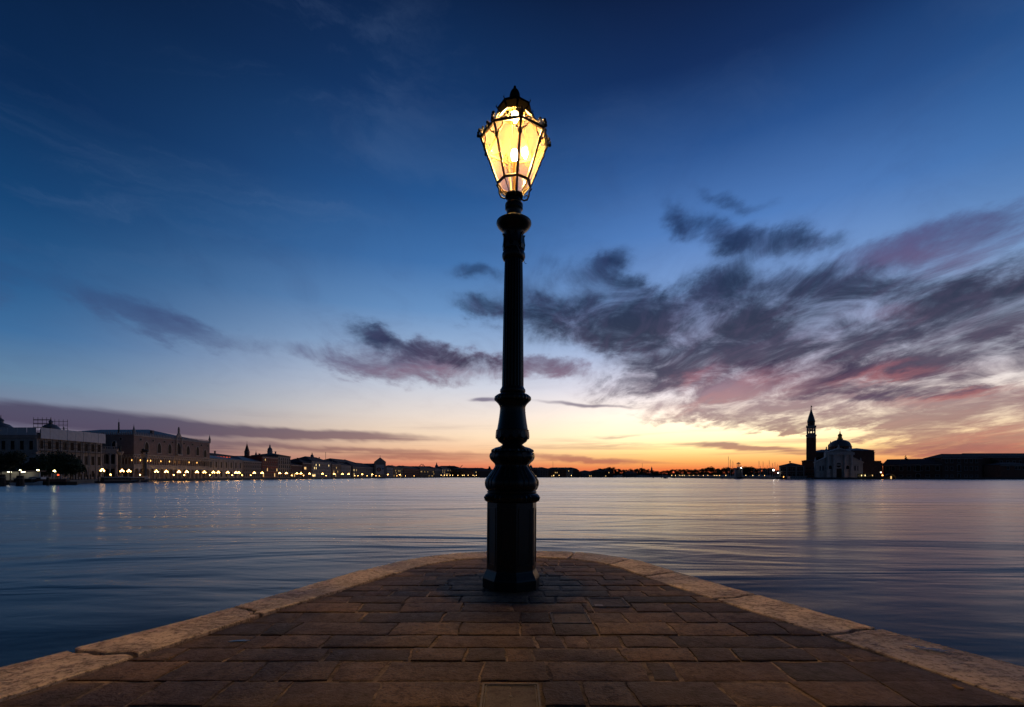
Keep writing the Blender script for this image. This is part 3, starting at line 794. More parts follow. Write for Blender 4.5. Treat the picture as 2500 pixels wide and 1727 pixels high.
# upper vase
m = MB(); m.lathe(pr([(1087, 23), (1084, 27), (1079, 34), (1072, 38.5), (1066, 40.5), (1060, 40.5), (1054, 39.8), (1051, 40.3), (1050, 38), (1042, 36.5), (1032, 34.8), (1020, 33), (1008, 31.5), (998, 30.8), (992, 32), (986, 36), (981, 41)]), 64); m.build('vase', IR, lamp, True)
for k in range(12):
    a = A0 + 2 * PI * k / 12; m = MB()
    pts = [(0, 0.05), (0.024, 0.035), (0.034, 0.01), (0.034, -0.03), (0.0, -0.05), (-0.034, -0.03), (-0.034, 0.01), (-0.024, 0.035)]
    m.slab(list(reversed(pts)), -0.004, 0.006); r0 = 39.8 * LS_
    o = m.build('vase_leaf', IR, lamp, False, (r0 * math.sin(a), -r0 * math.cos(a), zy(1062))); o.rotation_euler = (-0.06, 0, a)
for k in range(8):                                   # raised leaf sprigs
    a = A0 + OCT * (k + 0.5); m = MB(); r0 = 34.5 * LS_
    m.tube([(0, 0, -0.13), (0, 0.012, 0.0), (0, 0.022, 0.12)], 0.005, 5)
    for q in range(6):
        z_ = -0.10 + q * 0.038
        for sg in (-1, 1): m.tube([(0, 0.004 + 0.006 * q / 2, z_), (sg * 0.018, 0.006 + 0.006 * q / 2, z_ + 0.022)], 0.004, 4)
    o = m.build('leaf_sprig', IR, lamp, False, (r0 * math.sin(a), -r0 * math.cos(a), zy(1022))); o.rotation_euler = (0, 0, a)
m = MB(); m.lathe(pr([(981, 38), (979, 43), (975, 44.5), (970, 43.5), (966, 39), (963.5, 35), (962, 30)]), 96, mod=lambda a, j, z: 1 + (0.022 * math.sin(a * 26) if 0 < j < 5 else 0)); m.build('gadroon_flange', IR, lamp, True)
m = MB(); m.lathe(pr([(963, 28), (961, 29.5), (957, 31.3), (952, 30.8), (949, 28.5), (946, 27.2)]), 48); m.build('base_ring', IR, lamp, True)
# fluted shaft
m = MB(); prs = pr([(948, 26.6), (930, 26.4), (850, 25.4), (760, 24.3), (690, 23.2), (645, 22.2), (636, 21.8)])
m.lathe(prs, 240, mod=lambda a, j, z: 1 - 0.13 * max(0.0, math.sin(a * 20)) ** 0.6); m.build('shaft', IR, lamp, True)
m = MB(); m.lathe(pr([(638, 22), (635, 26), (629, 28.2), (622, 28.2), (616, 25.5), (613, 23)]), 48); m.build('shaft_ring', IR, lamp, True)
m = MB(); m.lathe(pr([(615, 23), (600, 22.5), (585, 22.5), (576, 23), (569, 24.5), (565, 28), (559, 34.5), (553, 40), (547.5, 42.8), (544, 42.4), (541.5, 39), (540.3, 32), (539.8, 18)]), 64); m.build('capital', IR, lamp, True)
for k in range(8):
    a = A0 + OCT * k; m = MB()
    for (w, z0, z1, y0, y1) in ((0.034, 0.0, 0.05, -0.006, -0.012), (0.040, 0.05, 0.10, -0.012, -0.006), (0.030, 0.10, 0.15, -0.006, -0.004), (0.016, 0.15, 0.185, -0.004, -0.018)):
        b = len(m.v); w2 = w * 0.82
        m.v += [(-w, y0, z0), (w, y0, z0), (w2, y1, z1), (-w2, y1, z1), (-w, 0.02, z0), (w, 0.02, z0), (w2, 0.02, z1), (-w2, 0.02, z1)]
        m.f += [tuple(b + i for i in q) for q in ((0, 1, 2, 3), (5, 4, 7, 6), (1, 5, 6, 2), (4, 0, 3, 7), (3, 2, 6, 7), (4, 5, 1, 0))]
    r0 = 24.6 * LS_
    o = m.build('acanthus_leaf', IR, lamp, False, (r0 * math.sin(a), -r0 * math.cos(a), zy(612))); o.rotation_euler = (0, 0, a)
m = MB(); m.lathe(pr([(537, 19.5), (535.5, 19.8), (534, 19.5)]), 40); m.build('brass_ring', MATS['brass'], lamp, True)
m = MB(); m.lathe(pr([(541, 18), (517, 17.6), (514, 19), (512, 21.5), (503, 22), (500, 21), (498, 17), (486, 16), (478, 13)]), 48); m.build('neck', IR, lamp, True)
m = MB(); m.lathe(pr([(501, 21.2), (500, 21.6), (499, 20.6)]), 40, cap=False); m.build('neck_rim', MATS['brass'], lamp, True)
# a cable tie left round the shaft ring, with a loose end
rw = 24.4 * LS_
m = MB(); m.tube([(rw * 1.03 * math.sin(t), -rw * 1.03 * math.cos(t), zy(612) + 0.012 * math.cos(t)) for t in [2 * PI * i / 28 for i in range(28)]], 0.0035, 5, closed=True)
m.tube([(0.035, -rw * 1.02, zy(611)), (0.055, -rw * 1.2, zy(620)), (0.078, -rw * 1.12, zy(631))], 0.0045, 5)
m.tube([(0.108, -0.09, zy(636)), (0.118, -0.09, zy(644)), (0.132, -0.088, zy(651)), (0.150, -0.085, zy(652))], 0.003, 5); m.build('wire_tie', MATS['wire'], lamp, True)

# ---- lantern
LF = MATS['iron_lantern']; GL = MATS['lantern_glass']
zR, rR = zy(346), 82.0 * LS_       # wide upper rim
zB, rB = zy(451), 40.5 * LS_       # lower ring
zN, rN = zy(477), 21.0 * LS_       # bottom of the lower panes
zC, rC = zy(282), 32.0 * LS_       # foot of the cap
def vtx(k, r, z): a = A0 + OCT * k; return Vector((r * math.sin(a), -r * math.cos(a), z))
def bar(p, q, r, name, n=6, sub=None):
    return MB().tube([p, q], r, n).build(name, LF, sub or lamp, True)
lan = MB(); lan.lathe([(rN * 0.75, zN - 0.05), (rN * 1.02, zN - 0.03), (rN * 1.02, zN - 0.002), (rN * 0.6, zN + 0.012)], 24)
lan_o = lan.build('lantern_seat', LF, lamp, True)
for k in range(8):
    bar(vtx(k, rB, zB), vtx(k, rR, zR), 0.0145, 'frame_bar')
    bar(vtx(k, rR, zR), vtx(k, rC, zC), 0.012, 'hood_bar')
    bar(vtx(k, rN, zN), vtx(k, rB, zB), 0.0065, 'lower_bar')
    bar(vtx(k, rR, zR), vtx(k + 1, rR, zR), 0.0205, 'rim_bar')
    bar(vtx(k, rB, zB), vtx(k + 1, rB, zB), 0.016, 'ring_bar')
    bar(vtx(k, rN, zN), vtx(k + 1, rN, zN), 0.006, 'seat_bar')
    e = 0.985
    for (ra, za, rb, zb, nm) in ((rB, zB, rR, zR, 'pane'), (rR, zR, rC, zC, 'hood_pane'), (rN, zN, rB, zB, 'lower_pane')):
        MB().poly([vtx(k, ra * e, za), vtx(k + 1, ra * e, za), vtx(k + 1, rb * e, zb), vtx(k, rb * e, zb)]).build(nm, GL, lamp)
    # crest of scrolls on the rim
    p, q = vtx(k, rR, zR), vtx(k + 1, rR, zR); t = (q - p).normalized(); up = Vector((0, 0, 1)); mid = (p + q) / 2
    m = MB(); L = (q - p).length
    def at2(u, w): return p + t * (u * L) + up * (w * 1.4)
    m.tube([at2(0.04, 0.012), at2(0.10, 0.052), at2(0.19, 0.058), at2(0.23, 0.034), at2(0.18, 0.022), at2(0.155, 0.036)], 0.0092, 5)
    m.tube([at2(0.96, 0.012), at2(0.90, 0.052), at2(0.81, 0.058), at2(0.77, 0.034), at2(0.82, 0.022), at2(0.845, 0.036)], 0.0092, 5)
    m.tube([at2(0.23, 0.014), at2(0.34, 0.028), at2(0.43, 0.018), at2(0.5, 0.044), at2(0.57, 0.018), at2(0.66, 0.028), at2(0.77, 0.014)], 0.0085, 5)
    m.ball(at2(0.5, 0.056), 0.019, 7, 5); m.ball(at2(0.40, 0.036), 0.014, 6, 4); m.ball(at2(0.60, 0.036), 0.014, 6, 4); m.ball(at2(0.14, 0.064), 0.014, 6, 4); m.ball(at2(0.86, 0.064), 0.014, 6, 4)
    m.build('crest_scroll', LF, lamp, True)
    m = MB(); c0 = vtx(k, rR * 1.02, zR); out = Vector((c0.x, c0.y, 0)).normalized()
    m.tube([c0, c0 + out * 0.022 + up * 0.03, c0 + out * 0.012 + up * 0.066, c0 - out * 0.008 + up * 0.058, c0 - out * 0.002 + up * 0.036], 0.0115, 5)
    m.ball(c0 + up * 0.078 + out * 0.008, 0.022, 7, 5); m.ball(c0 + out * 0.024 + up * 0.012, 0.021, 7, 5); m.ball(c0 + out * 0.026 + up * 0.045, 0.015, 7, 5)
    m.build('corner_scroll', LF, lamp, True)
    # filigree wires from each bar up to the rim
    for sgn in (1, -1):
        a0, b0 = vtx(k, rB, zB), vtx(k, rR, zR); c1, d1 = vtx(k + sgn, rB, zB), vtx(k + sgn, rR, zR)
        def onp(u, v):
            l_, r_ = a0 + (b0 - a0) * v, c1 + (d1 - c1) * v
            pnt = l_ + (r_ - l_) * u; o_ = Vector((pnt.x, pnt.y, 0)).normalized(); return pnt + o_ * 0.008
        m = MB(); m.tube([onp(0.0, 0.70), onp(0.07, 0.76), onp(0.10, 0.82), onp(0.19, 0.85), onp(0.27, 0.89), onp(0.31, 0.94), onp(0.32, 1.0)], 0.008, 5)
        m.ball(onp(0.13, 0.835), 0.014, 6, 4); m.ball(onp(0.22, 0.865), 0.012, 6, 4); m.ball(onp(0.03, 0.735), 0.019, 6, 4)
        m.build('filigree', LF, lamp, True)
    for v_ in (0.27, 0.52):
        pb = vtx(k, rB, zB) + (vtx(k, rR, zR) - vtx(k, rB, zB)) * v_; o_ = Vector((pb.x, pb.y, 0)).normalized()
        MB().ball(pb + o_ * 0.012, 0.0115, 7, 5).build('bar_stud', LF, lamp, True)
    if k % 2 == 0:                                      # curved brackets carrying the ring
        m = MB(); a = A0 + OCT * k
        def cv(r, z): return (r * math.sin(a), -r * math.cos(a), z)
        m.tube([cv(rB, zB - 0.004), cv(rB * 1.06, zB - 0.03), cv(rB * 0.92, zB - 0.07), cv(rB * 0.90, zB - 0.12), cv(rB * 0.80, zB - 0.165), cv(rB * 0.60, zB - 0.178), cv(rB * 0.44, zB - 0.165)], [0.009, 0.011, 0.010, 0.010, 0.011, 0.010, 0.009], 7)
        m.tube([cv(rB * 0.90, zB - 0.12), cv(rB * 0.70, zB - 0.115), cv(rB * 0.64, zB - 0.14)], 0.007, 6)
        m.build('scroll_bracket', LF, lamp, True)
    else: MB().ball(vtx(k, rB * 1.01, zB - 0.012), 0.014, 7, 5, 1.6).build('ring_drop', LF, lamp, True)
# cap and finial
rK = 42.5 * LS_; zK = zy(272)
m = MB(); m.lathe([(rC * 0.96, zC + 0.004), (rC, zC - 0.012), (rK, zK - 0.006), (rK * 1.02, zK + 0.006), (rK, zy(267.5)), (rK * 0.72, zy(258)), (14 * LS_, zy(249)), (12 * LS_, zy(247))], 8, phase=A0, cap=False); m.build('cap', MATS['cap_shade_black'], lamp)
for k in range(8):
    p = vtx(k, rK * 1.01, zK + 0.01); o_ = Vector((p.x, p.y, 0)).normalized()
    m = MB(); m.tube([p, p + o_ * 0.014 + Vector((0, 0, 0.02)), p + o_ * 0.004 + Vector((0, 0, 0.045))], [0.007, 0.006, 0.003], 5); m.build('cap_leaf', LF, lamp, True)
m = MB(); m.lathe(pr([(250, 10.5), (246, 12.0), (240, 13.2), (236, 13.2), (232, 12.4), (226, 10.5), (221, 7.5), (218, 4.2), (217, 2.6), (216, 3.2), (213.5, 3.6), (211, 2.6), (210, 0.6)]), 24); m.build('finial', LF, lamp, True)
# burner tube and the two bulbs
m = MB(); m.lathe([(0.020, zN), (0.020, zy(405)), (0.030, zy(402)), (0.030, zy(396)), (0.018, zy(394))], 16); m.build('lamp_holder', MATS['brass'], lamp, True)
bb = MB(); bb.lathe([(0.016, zy(394)), (0.030, zy(387)), (0.036, zy(379)), (0.030, zy(371)), (0.010, zy(366))], 16); b1 = bb.build('bulb', MATS['bulb'], lamp, True); b1['label'] = 'glowing lower bulb'
bb = MB(); bb.lathe([(0.012, zy(300)), (0.034, zy(294)), (0.040, zy(287)), (0.032, zy(280)), (0.016, zy(275))], 16); b2 = bb.build('bulb', MATS['bulb'], lamp, True); b2['label'] = 'glowing upper bulb under the cap'
m = MB(); m.lathe([(0.082, zy(284.0)), (0.084, zy(283.0)), (0.05, zy(276)), (0.03, zy(272.5)), (0.02, zy(272.3))], 20, cap=False); m.build('added_bulb_shade', LF, lamp, True)  # added cone, blocks the upper bulb's light from the cap underside
m = MB(); m.tube([(0, 0, zy(275)), (0, 0, zy(250))], 0.014, 10); m.build('bulb_socket', LF, lamp, True)

# ================================================================== FAR SHORES
SHORE = [(-400, 150), (-172, 163), (-160, 172), (-168, 185), (-193, 224), (-206, 260), (-206, 700), (-190, 900), (-130, 1150), (0, 1250), (200, 1300), (700, 1350), (1500, 1500)]
def land(name, pts, label, z=0.0):
    m = MB(); m.prism(pts, WATER - 3, z); o = m.build(name, MATS['land']); tag(o, label, None, None, 'structure'); return o
land('far_quay', list(reversed(SHORE + [(2500, 3500), (-2500, 3500), (-2500, 150)])), 'low dark stone quay of the far shore')
def shore_pt(px, inland=3.0):
    k = (px - 1250.0) / F
    for a, b in zip(SHORE[3:], SHORE[4:]):
        dx, dy = b[0] - a[0], b[1] - a[1]
        den = dx - k * dy
        if abs(den) < 1e-9: continue
        t = (k * a[1] - a[0]) / den
        if 0 <= t <= 1:
            D = a[1] + t * dy + (inland if abs(dy) < abs(dx) else 0)
            return (k * D, D) if abs(dy) < abs(dx) else (k * D * (1 + inland / abs(k * D)) , D * (1 + inland / abs(k * D)))
    return (k * 1300, 1300)

# ---- windows -------------------------------------------------------
WCACHE = {}
def outline(w, h, style, n=8):
    hw = w / 2
    if style == 'arch':
        zs = h - hw
        return [(-hw, 0), (hw, 0), (hw, zs)] + [(hw * math.cos(PI * i / n), zs + hw * math.sin(PI * i / n)) for i in range(1, n)] + [(-hw, zs)]
    if style == 'gothic':
        zs = h - w * 0.95
        return [(-hw, 0), (hw, 0), (hw, zs), (hw * 0.86, zs + w * 0.36), (hw * 0.5, zs + w * 0.7), (0, h), (-hw * 0.5, zs + w * 0.7), (-hw * 0.86, zs + w * 0.36), (-hw, zs)]
    if style == 'round':
        return [(hw * math.sin(-2 * PI * i / 12), hw + hw * -math.cos(2 * PI * i / 12)) for i in range(12)]
    return [(-hw, 0), (hw, 0), (hw, h), (-hw, h)]
def grow(pts, t, cz):
    out = []
    for x, z in pts:
        L = math.hypot(x, z - cz) or 1
        out.append((x + (t if x > 0.01 else -t if x < -0.01 else 0), z + (t if z > cz else -t * 0.5)))
    return out
def window(parent, x, z, w, h, style='rect', lit=None, frame='marble', y=0.0, rotz=0.0, proud=0.18, sill=True):
    key = (round(w, 2), round(h, 2), style, lit, frame)
    if key not in WCACHE:
        o = outline(w, h, style); g = grow(o, max(0.16, w * 0.14), h / 2)
        fm = MB().ring(g, o, -proud, 0.02)
        if sill and style != 'round': fm.box(-w / 2 - w * 0.25, w / 2 + w * 0.25, -proud - 0.2, 0.02, -0.45, -0.1)
        me = fm.mesh('window'); me.materials.append(MATS[frame])
        pm = MB().slab(o, -0.04, 0.02).mesh('pane'); pm.materials.append(MATS[lit or 'glass_dark'])
        WCACHE[key] = (me, pm)
    me, pm = WCACHE[key]
    o = link('window', me, None, parent, (x, y, z), rotz)
    link('pane', pm, None, o)
    return o

def bld(name, label, A, B, depth, h, wall, roof=('hip', 3.0), rows=(), roofmat='tile_roof', side=(), cornice=True, frame='marble', base=0.0, cat='building', chim=0, lit=(), seed=0, over=0.5, run=None):
    """A, B: plan ends of the front, seen from the water left to right"""
    A, B = Vector(A), Vector(B); L = (B - A).length; ang = math.atan2((B - A).y, (B - A).x)
    r = empty(name, (A.x, A.y, base), ang); tag(r, label, cat)
    rg = random.Random(seed + int(L * 10))
    MB().box(0, L, 0, depth, -0.4, h).build('wall', MATS[wall], r)
    if roof[0] == 'hip': MB().hip(0, L, 0, depth, h, h + roof[1], run, over).build('roof', MATS[roofmat], r)
    elif roof[0] == 'gable':       # gable end to the front
        MB().slab([(-over, h), (L + over, h), (L / 2, h + roof[1])], -over, depth + over).build('roof', MATS[roofmat], r)
    elif roof[0] == 'flat':
        MB().box(-0.3, L + 0.3, -0.3, depth + 0.3, h, h + roof[1]).build('parapet', MATS[roofmat], r)
    if cornice: MB().box(-0.25, L + 0.25, -0.35, 0.0, h - 0.9, h - 0.15).build('cornice', MATS[frame], r)
    k = 0
    for row in rows:
        z, w, hh, n, style = row[:5]; off = row[5] if len(row) > 5 else 0.0; Lr = row[6] if len(row) > 6 else L
        for i in range(n):
            x = off + Lr * (i + 0.5) / n
            window(r, x, z, w, hh, style, (rg.choice(lit) if lit and rg.random() < 0.16 else (row[7] if len(row) > 7 else None)), frame); k += 1
    for row in side:
        z, w, hh, n, style = row[:5]
        for i in range(n): window(r, 0.0, z, w, hh, style, None, frame, y=depth * (i + 0.5) / n, rotz=-PI / 2)
    for i in range(chim):
        x = L * (0.2 + 0.6 * rg.random()); m = MB(); m.box(-0.5, 0.5, -0.5, 0.5, 0, roof[1] * 0.5 + 2.0); m.lathe([(0.5, roof[1] * 0.5 + 2.0), (1.0, roof[1] * 0.5 + 3.0), (0.9, roof[1] * 0.5 + 3.1)], 8)
        m.build('chimney', MATS[wall], r, False, (x, depth * 0.35, h))
    return r
RX = -225.0
def rv(px): return (RX, RX * F / (px - 1250.0))           # a point on the front line of the riva
def H(py, D): return zpx(py, D)

# ---- Gothic palace -------------------------------------------------
PA, PB = Vector((-226.0, 284.0)), Vector((-224.0, 352.0))
def palace():
    L = (PB - PA).length; ang = math.atan2((PB - PA).y, (PB - PA).x); depth = 70.0
    r = empty('gothic_palace', (PA.x, PA.y, 0), ang); tag(r, 'long pale pink palace over two tiers of open arcades behind the lion column', 'palace')
    zl, zu, top = 8.6, 14.6, 26.2
    MB().box(0, L, 0, depth, zu, top).build('wall', MATS['pink_stone'], r)
    MB().box(4.5, L - 0.3, 4.5, depth - 1, -0.4, zu).build('inner_wall', MATS['pink_stone'], r)
    MB().box(-0.2, L + 0.2, -0.25, 5.0, zl - 0.5, zl).build('loggia_floor', MATS['marble'], r)
    MB().box(-0.2, 5.0, 5.0, depth, zl - 0.5, zl).build('side_loggia_floor', MATS['marble'], r)
    MB().box(-0.25, L + 0.25, -0.3, 0.0, zu - 0.35, zu + 0.15).build('string_course', MATS['marble'], r)
    MB().hip(0.6, L - 0.6, 0.6, depth - 0.6, top, top + 6.5, 18.0, 0.0).build('roof', MATS['lead_roof'], r)
    # arcade spandrels with arched openings, one bay each
    def bay(w, z0, zs, z1, t, n=8, style='arch'):
        hw = w / 2; o = hw * 0.80
        pts = [(-hw, z1), (-hw, z0)] if False else None
        m = MB(); arc = []
        for i in range(n + 1):
            a = PI - PI * i / n
            if style == 'arch': arc.append((o * math.cos(a), zs + o * 1.05 * math.sin(a)))
            else: arc.append((o * math.cos(a), zs + o * 1.35 * math.sin(a) ** 0.85))
        for i in range(n):
            (x0, a0), (x1, a1) = arc[i], arc[i + 1]
            b = len(m.v)
            m.v += [(x0, 0, a0), (x1, 0, a1), (x1, 0, z1), (x0, 0, z1), (x0, t, a0), (x1, t, a1), (x1, t, z1), (x0, t, z1)]
            m.f += [tuple(b + q for q in f_) for f_ in ((0, 1, 2, 3), (5, 4, 7, 6), (4, 5, 1, 0))]
        for sx in (-1, 1):
            x0, x1 = sorted((sx * hw, sx * o)); m.box(x0, x1, 0, t, zs, z1)
        return m
    def column(rad, z0, z1, capw):
        return MB().lathe([(rad * 1.35, z0), (rad * 1.35, z0 + 0.25), (rad, z0 + 0.35), (rad * 0.92, z1 - capw), (rad * 1.2, z1 - capw * 0.6), (rad * 1.7, z1 - 0.1), (rad * 1.7, z1)], 10)
    n1 = 17; w1 = L / n1
    bm = bay(w1, 0, 4.4, zl - 0.5, 0.9).mesh('arch'); bm.materials.append(MATS['marble'])
    cm = column(0.50, 0.0, 4.4, 1.1).mesh('column', True); cm.materials.append(MATS['marble'])
    n2 = 34; w2 = L / n2
    bm2 = bay(w2, 0, zl + 3.0, zl + 4.1, 0.5, 6, 'g').mesh('loggia_arch'); bm2.materials.append(MATS['marble'])
    cm2 = column(0.24, zl, zl + 3.0, 0.6).mesh('loggia_column', True); cm2.materials.append(MATS['marble'])
    oc = MB().ring([(0.86 * math.cos(-2 * PI * i / 12), 0.86 * math.sin(-2 * PI * i / 12)) for i in range(12)][::-1], [(0.5 * math.cos(-2 * PI * i / 12), 0.5 * math.sin(-2 * PI * i / 12)) for i in range(12)][::-1], 0.0, 0.4)
    ocm = oc.mesh('quatrefoil'); ocm.materials.append(MATS['marble'])
    sp = MB().slab([(-0.30, -0.95), (0.30, -0.95), (0.22, -0.3), (0.12, 0.0), (0.22, 0.3), (0.30, 0.95), (-0.30, 0.95), (-0.22, 0.3), (-0.12, 0), (-0.22, -0.3)], 0.05, 0.35).mesh('tracery'); sp.materials.append(MATS['marble'])
    for face, Lf, rz, org in (('s', L, 0.0, (0, 0)), ('w', 52.0, -PI / 2, (0, 52.0))):
        nn1 = n1 if face == 's' else 13; nn2 = n2 if face == 's' else 26
        a1, a2 = Lf / nn1, Lf / nn2
        def put(nm, me, u, z):
            x, y = (u, 0.0) if face == 's' else (0.0, Lf - u)
            return link(nm, me, None, r, (x, y, z), rz)
        for i in range(nn1): put('arch', bm, a1 * (i + 0.5), 0)
        for i in range(nn1 + (1 if face == 's' else 0)):
            c = put('column', cm, a1 * i, 0)
            c.location.x += 0.45 if face == 'w' else 0; c.location.y += 0.45 if face == 's' else 0
        for i in range(nn2):
            put('loggia_arch', bm2, a2 * (i + 0.5), 0); put('quatrefoil', ocm, a2 * i if i else a2 * 0.25, zl + 5.0); put('tracery', sp, a2 * (i + 0.5), zl + 5.0)
        for i in range(nn2 + (1 if face == 's' else 0)):
            c = put('loggia_column', cm2, a2 * i, 0); c.location.x += 0.25 if face == 'w' else 0; c.location.y += 0.25 if face == 's' else 0
        # parapet crest of small pinnacles
        pm = MB().slab([(-0.5, 0), (0.5, 0), (0.42, 0.7), (0.16, 0.95), (0.2, 1.4), (0, 2.0), (-0.2, 1.4), (-0.16, 0.95), (-0.42, 0.7)], 0.0, 0.3).mesh('merlon'); pm.materials.append(MATS['marble'])
        nm_ = 52 if face == 's' else 38
        for i in range(nm_): put('merlon', pm, Lf * (i + 0.5) / nm_, top)
    MB().box(-0.2, L + 0.2, -0.3, 0.02, top - 0.5, top).build('cornice', MATS['marble'], r)
    for u in (9.5, 19.5, 28.5, 45.5, 55.0, 63.0):
        window(r, u, 16.3 if u < 60 else 15.4, 2.9, 6.4 if u < 60 else 5.6, 'gothic', None, 'marble')
    for u in (5.0, 14.5, 24.0, 31.0, 41.5, 50.0, 59.0, 66.0): window(r, u, 23.0, 1.5, 1.5, 'round', None, 'marble')
    b = empty('balcony_bay', (36.5, 0, 0)); b.parent = r
    MB().box(-2.3, 2.3, -1.4, 0, 15.2, 16.2).build('balcony', MATS['marble'], b)
    MB().box(-2.6, -2.0, -0.7, 0, 15.2, 27.5).build('buttress', MATS['marble'], b); MB().box(2.0, 2.6, -0.7, 0, 15.2, 27.5).build('buttress', MATS['marble'], b)
    MB().slab([(-2.6, 27.5), (2.6, 27.5), (1.6, 29.0), (0.6, 30.4), (0.5, 33.2), (0, 34.6), (-0.5, 33.2), (-0.6, 30.4), (-1.6, 29.0)], -0.6, 0.2).build('crowning_statue', MATS['marble'], b)
    w_ = window(r, 36.5, 16.4, 3.2, 7.6, 'gothic', None, 'marble')
    for u, yy in ((0, 0), (L, 0)):
        MB().lathe([(0.7, top), (0.7, top + 2.2), (0.95, top + 2.3), (0.6, top + 3.0), (0.12, top + 5.4), (0.05, top + 6.2)], 8, (u, yy)).build('corner_turret', MATS['marble'], r)
    MB().lathe([(0.5, top), (0.4, top + 8.4), (0.08, top + 9), (0.05, top + 11)], 6, (10, 18)).build('roof_spike', MATS['bronze'], r)
    MB().box(24, 25.6, 8, 9.6, top, top + 5).build('chimney', MATS['pink_stone'], r)
    for y_ in (12.0, 24.0, 36.0): window(r, 0.0, 16.3, 2.9, 6.4, 'gothic', None, 'marble', y=y_, rotz=-PI / 2)
    for y_ in (8.0, 18.0, 30.0): window(r, 0.0, 23.0, 1.5, 1.5, 'round', None, 'marble', y=y_, rotz=-PI / 2)
    # lamps hanging inside the loggia and arcade
    lm = MB().lathe([(0.10, -0.5), (0.2, 0.0), (0.10, 0.5), (0.04, 0.65)], 6).mesh('loggia_lantern'); lm.materials.append(MATS['loggia_lamp'])
    for u in (3, 9.5, 15, 17.5, 26, 33.5, 39, 43, 52, 60): link('loggia_lantern', lm, None, r, (u, 3.9, zl + 2.6))
    return r
palace()

# ---- old mint with scaffold sheeting, library end -----------------------
def mint():
    A, B = (-226.0, 226.0), (-226.0, 262.0)
    r = bld('mint_building', 'pale long building wrapped in white scaffold sheeting along its roofline', A, B, 60, 21.5, 'marble', ('flat', 0.8),
            rows=[(1.0, 1.6, 3.4, 9, 'arch'), (7.4, 1.9, 4.6, 9, 'rect'), (14.6, 1.9, 4.0, 9, 'rect')], roofmat='lead_roof', cat='building')
    L = 36.0
    for z in (6.2, 13.2): MB().box(-0.2, L + 0.2, -0.5, 0.0, z, z + 0.6).build('string_course', MATS['marble'], r)
    for i in range(10): MB().box(-0.35, 0.35, -0.42, 0.0, 0, 20.4).build('pilaster', MATS['marble'], r, False, (L * i / 9, 0, 0)) if 0 < i < 9 else None
    # west flank, square to the viewer
    for z, hh in ((1.0, 3.4), (7.6, 2.6), (14.0, 4.2)):
        for i in range(13): window(r, 0.0, z, 1.9, hh, 'rect', None, 'marble', y=2.6 + 4.4 * i, rotz=-PI / 2)
    for z in (6.2, 12.2, 19.6): MB().box(-0.5, 0.0, 0, 60, z, z + 0.6).build('side_course', MATS['marble'], r)
    s = empty('scaffold_sheeting', (A[0], A[1], 0), PI / 2); tag(s, 'white scaffold sheeting hung along the eaves of the mint building', 'scaffolding')
    for i in range(8):
        MB().box(0.06, L / 8 - 0.06, 0, 0.12, 19.4, 24.6).build('sheet_panel', MATS['sheet'], s, False, (L * i / 8, -1.9 - 0.05 * (i % 2), 0))
    for i in range(12):
        MB().box(0, 0.12, 0.05, 4.4, 20.8, 24.4).build('sheet_panel', MATS['sheet'], s, False, (-1.9 - 0.05 * (i % 2), 4.5 * i - 1.6, 0))
    for i in range(13): MB().tube([(L * i / 12, -1.7, 0), (L * i / 12, -1.7, 19.4)], 0.09, 5).build('scaffold_pole', MATS['steel'], s)
    for z in (13.6, 15.6, 17.6): MB().box(0, L, -1.75, -0.9, z, z + 0.14).build('scaffold_deck', MATS['timber'], s)
mint()
def library():
    B = Vector((-224.6, 270.0)); A = B - Vector((0.80, 0.60)) * 9.0
    r = bld('library_end', 'pale arcaded end of a library with three tall arched windows beside the palace', A, B, 60, 15.6, 'marble', ('flat', 1.3),
            rows=[(0.2, 2.3, 5.6, 3, 'arch'), (8.4, 1.9, 5.4, 3, 'arch')], roofmat='marble', cat='building')
    L = (B - A).length
    for z in (7.0, 14.2): MB().box(-0.2, L + 0.2, -0.8, 0.0, z, z + 0.8).build('entablature', MATS['marble'], r)
    for i in range(4):
        for z0, z1 in ((0, 7.0), (7.8, 14.2)):
            MB().lathe([(0.55, z0), (0.42, z0 + 0.5), (0.38, z1 - 0.8), (0.6, z1)], 10, (min(max(L * i / 3, 0.5), L - 0.5), -0.55)).build('half_column', MATS['marble'], r)
    for i in range(12): MB().lathe([(0.16, 16.9), (0.24, 17.4), (0.12, 18.0)], 6, (0.4 + (L - 0.8) * i / 11, 0.2)).build('baluster', MATS['marble'], r)
    MB().box(0, L, 0, 0.4, 18.0, 18.3).build('rail', MATS['marble'], r)
    for x in (0.4, L - 0.4): MB().lathe([(0.4, 18.3), (0.3, 19.2), (0.42, 20.2), (0.2, 20.6), (0.28, 21.0), (0.1, 21.4)], 8, (x, 0.3)).build('roof_statue', MATS['marble'], r)
library()
bld('clock_side_house', 'plain dark block closing the square between library and palace', (-262, 330), (-232, 330), 30, 17.5, 'ochre_stucco', ('flat', 0.5), rows=[(4, 2, 4, 6, 'arch'), (11, 1.6, 3, 6, 'arch')], roofmat='marble')

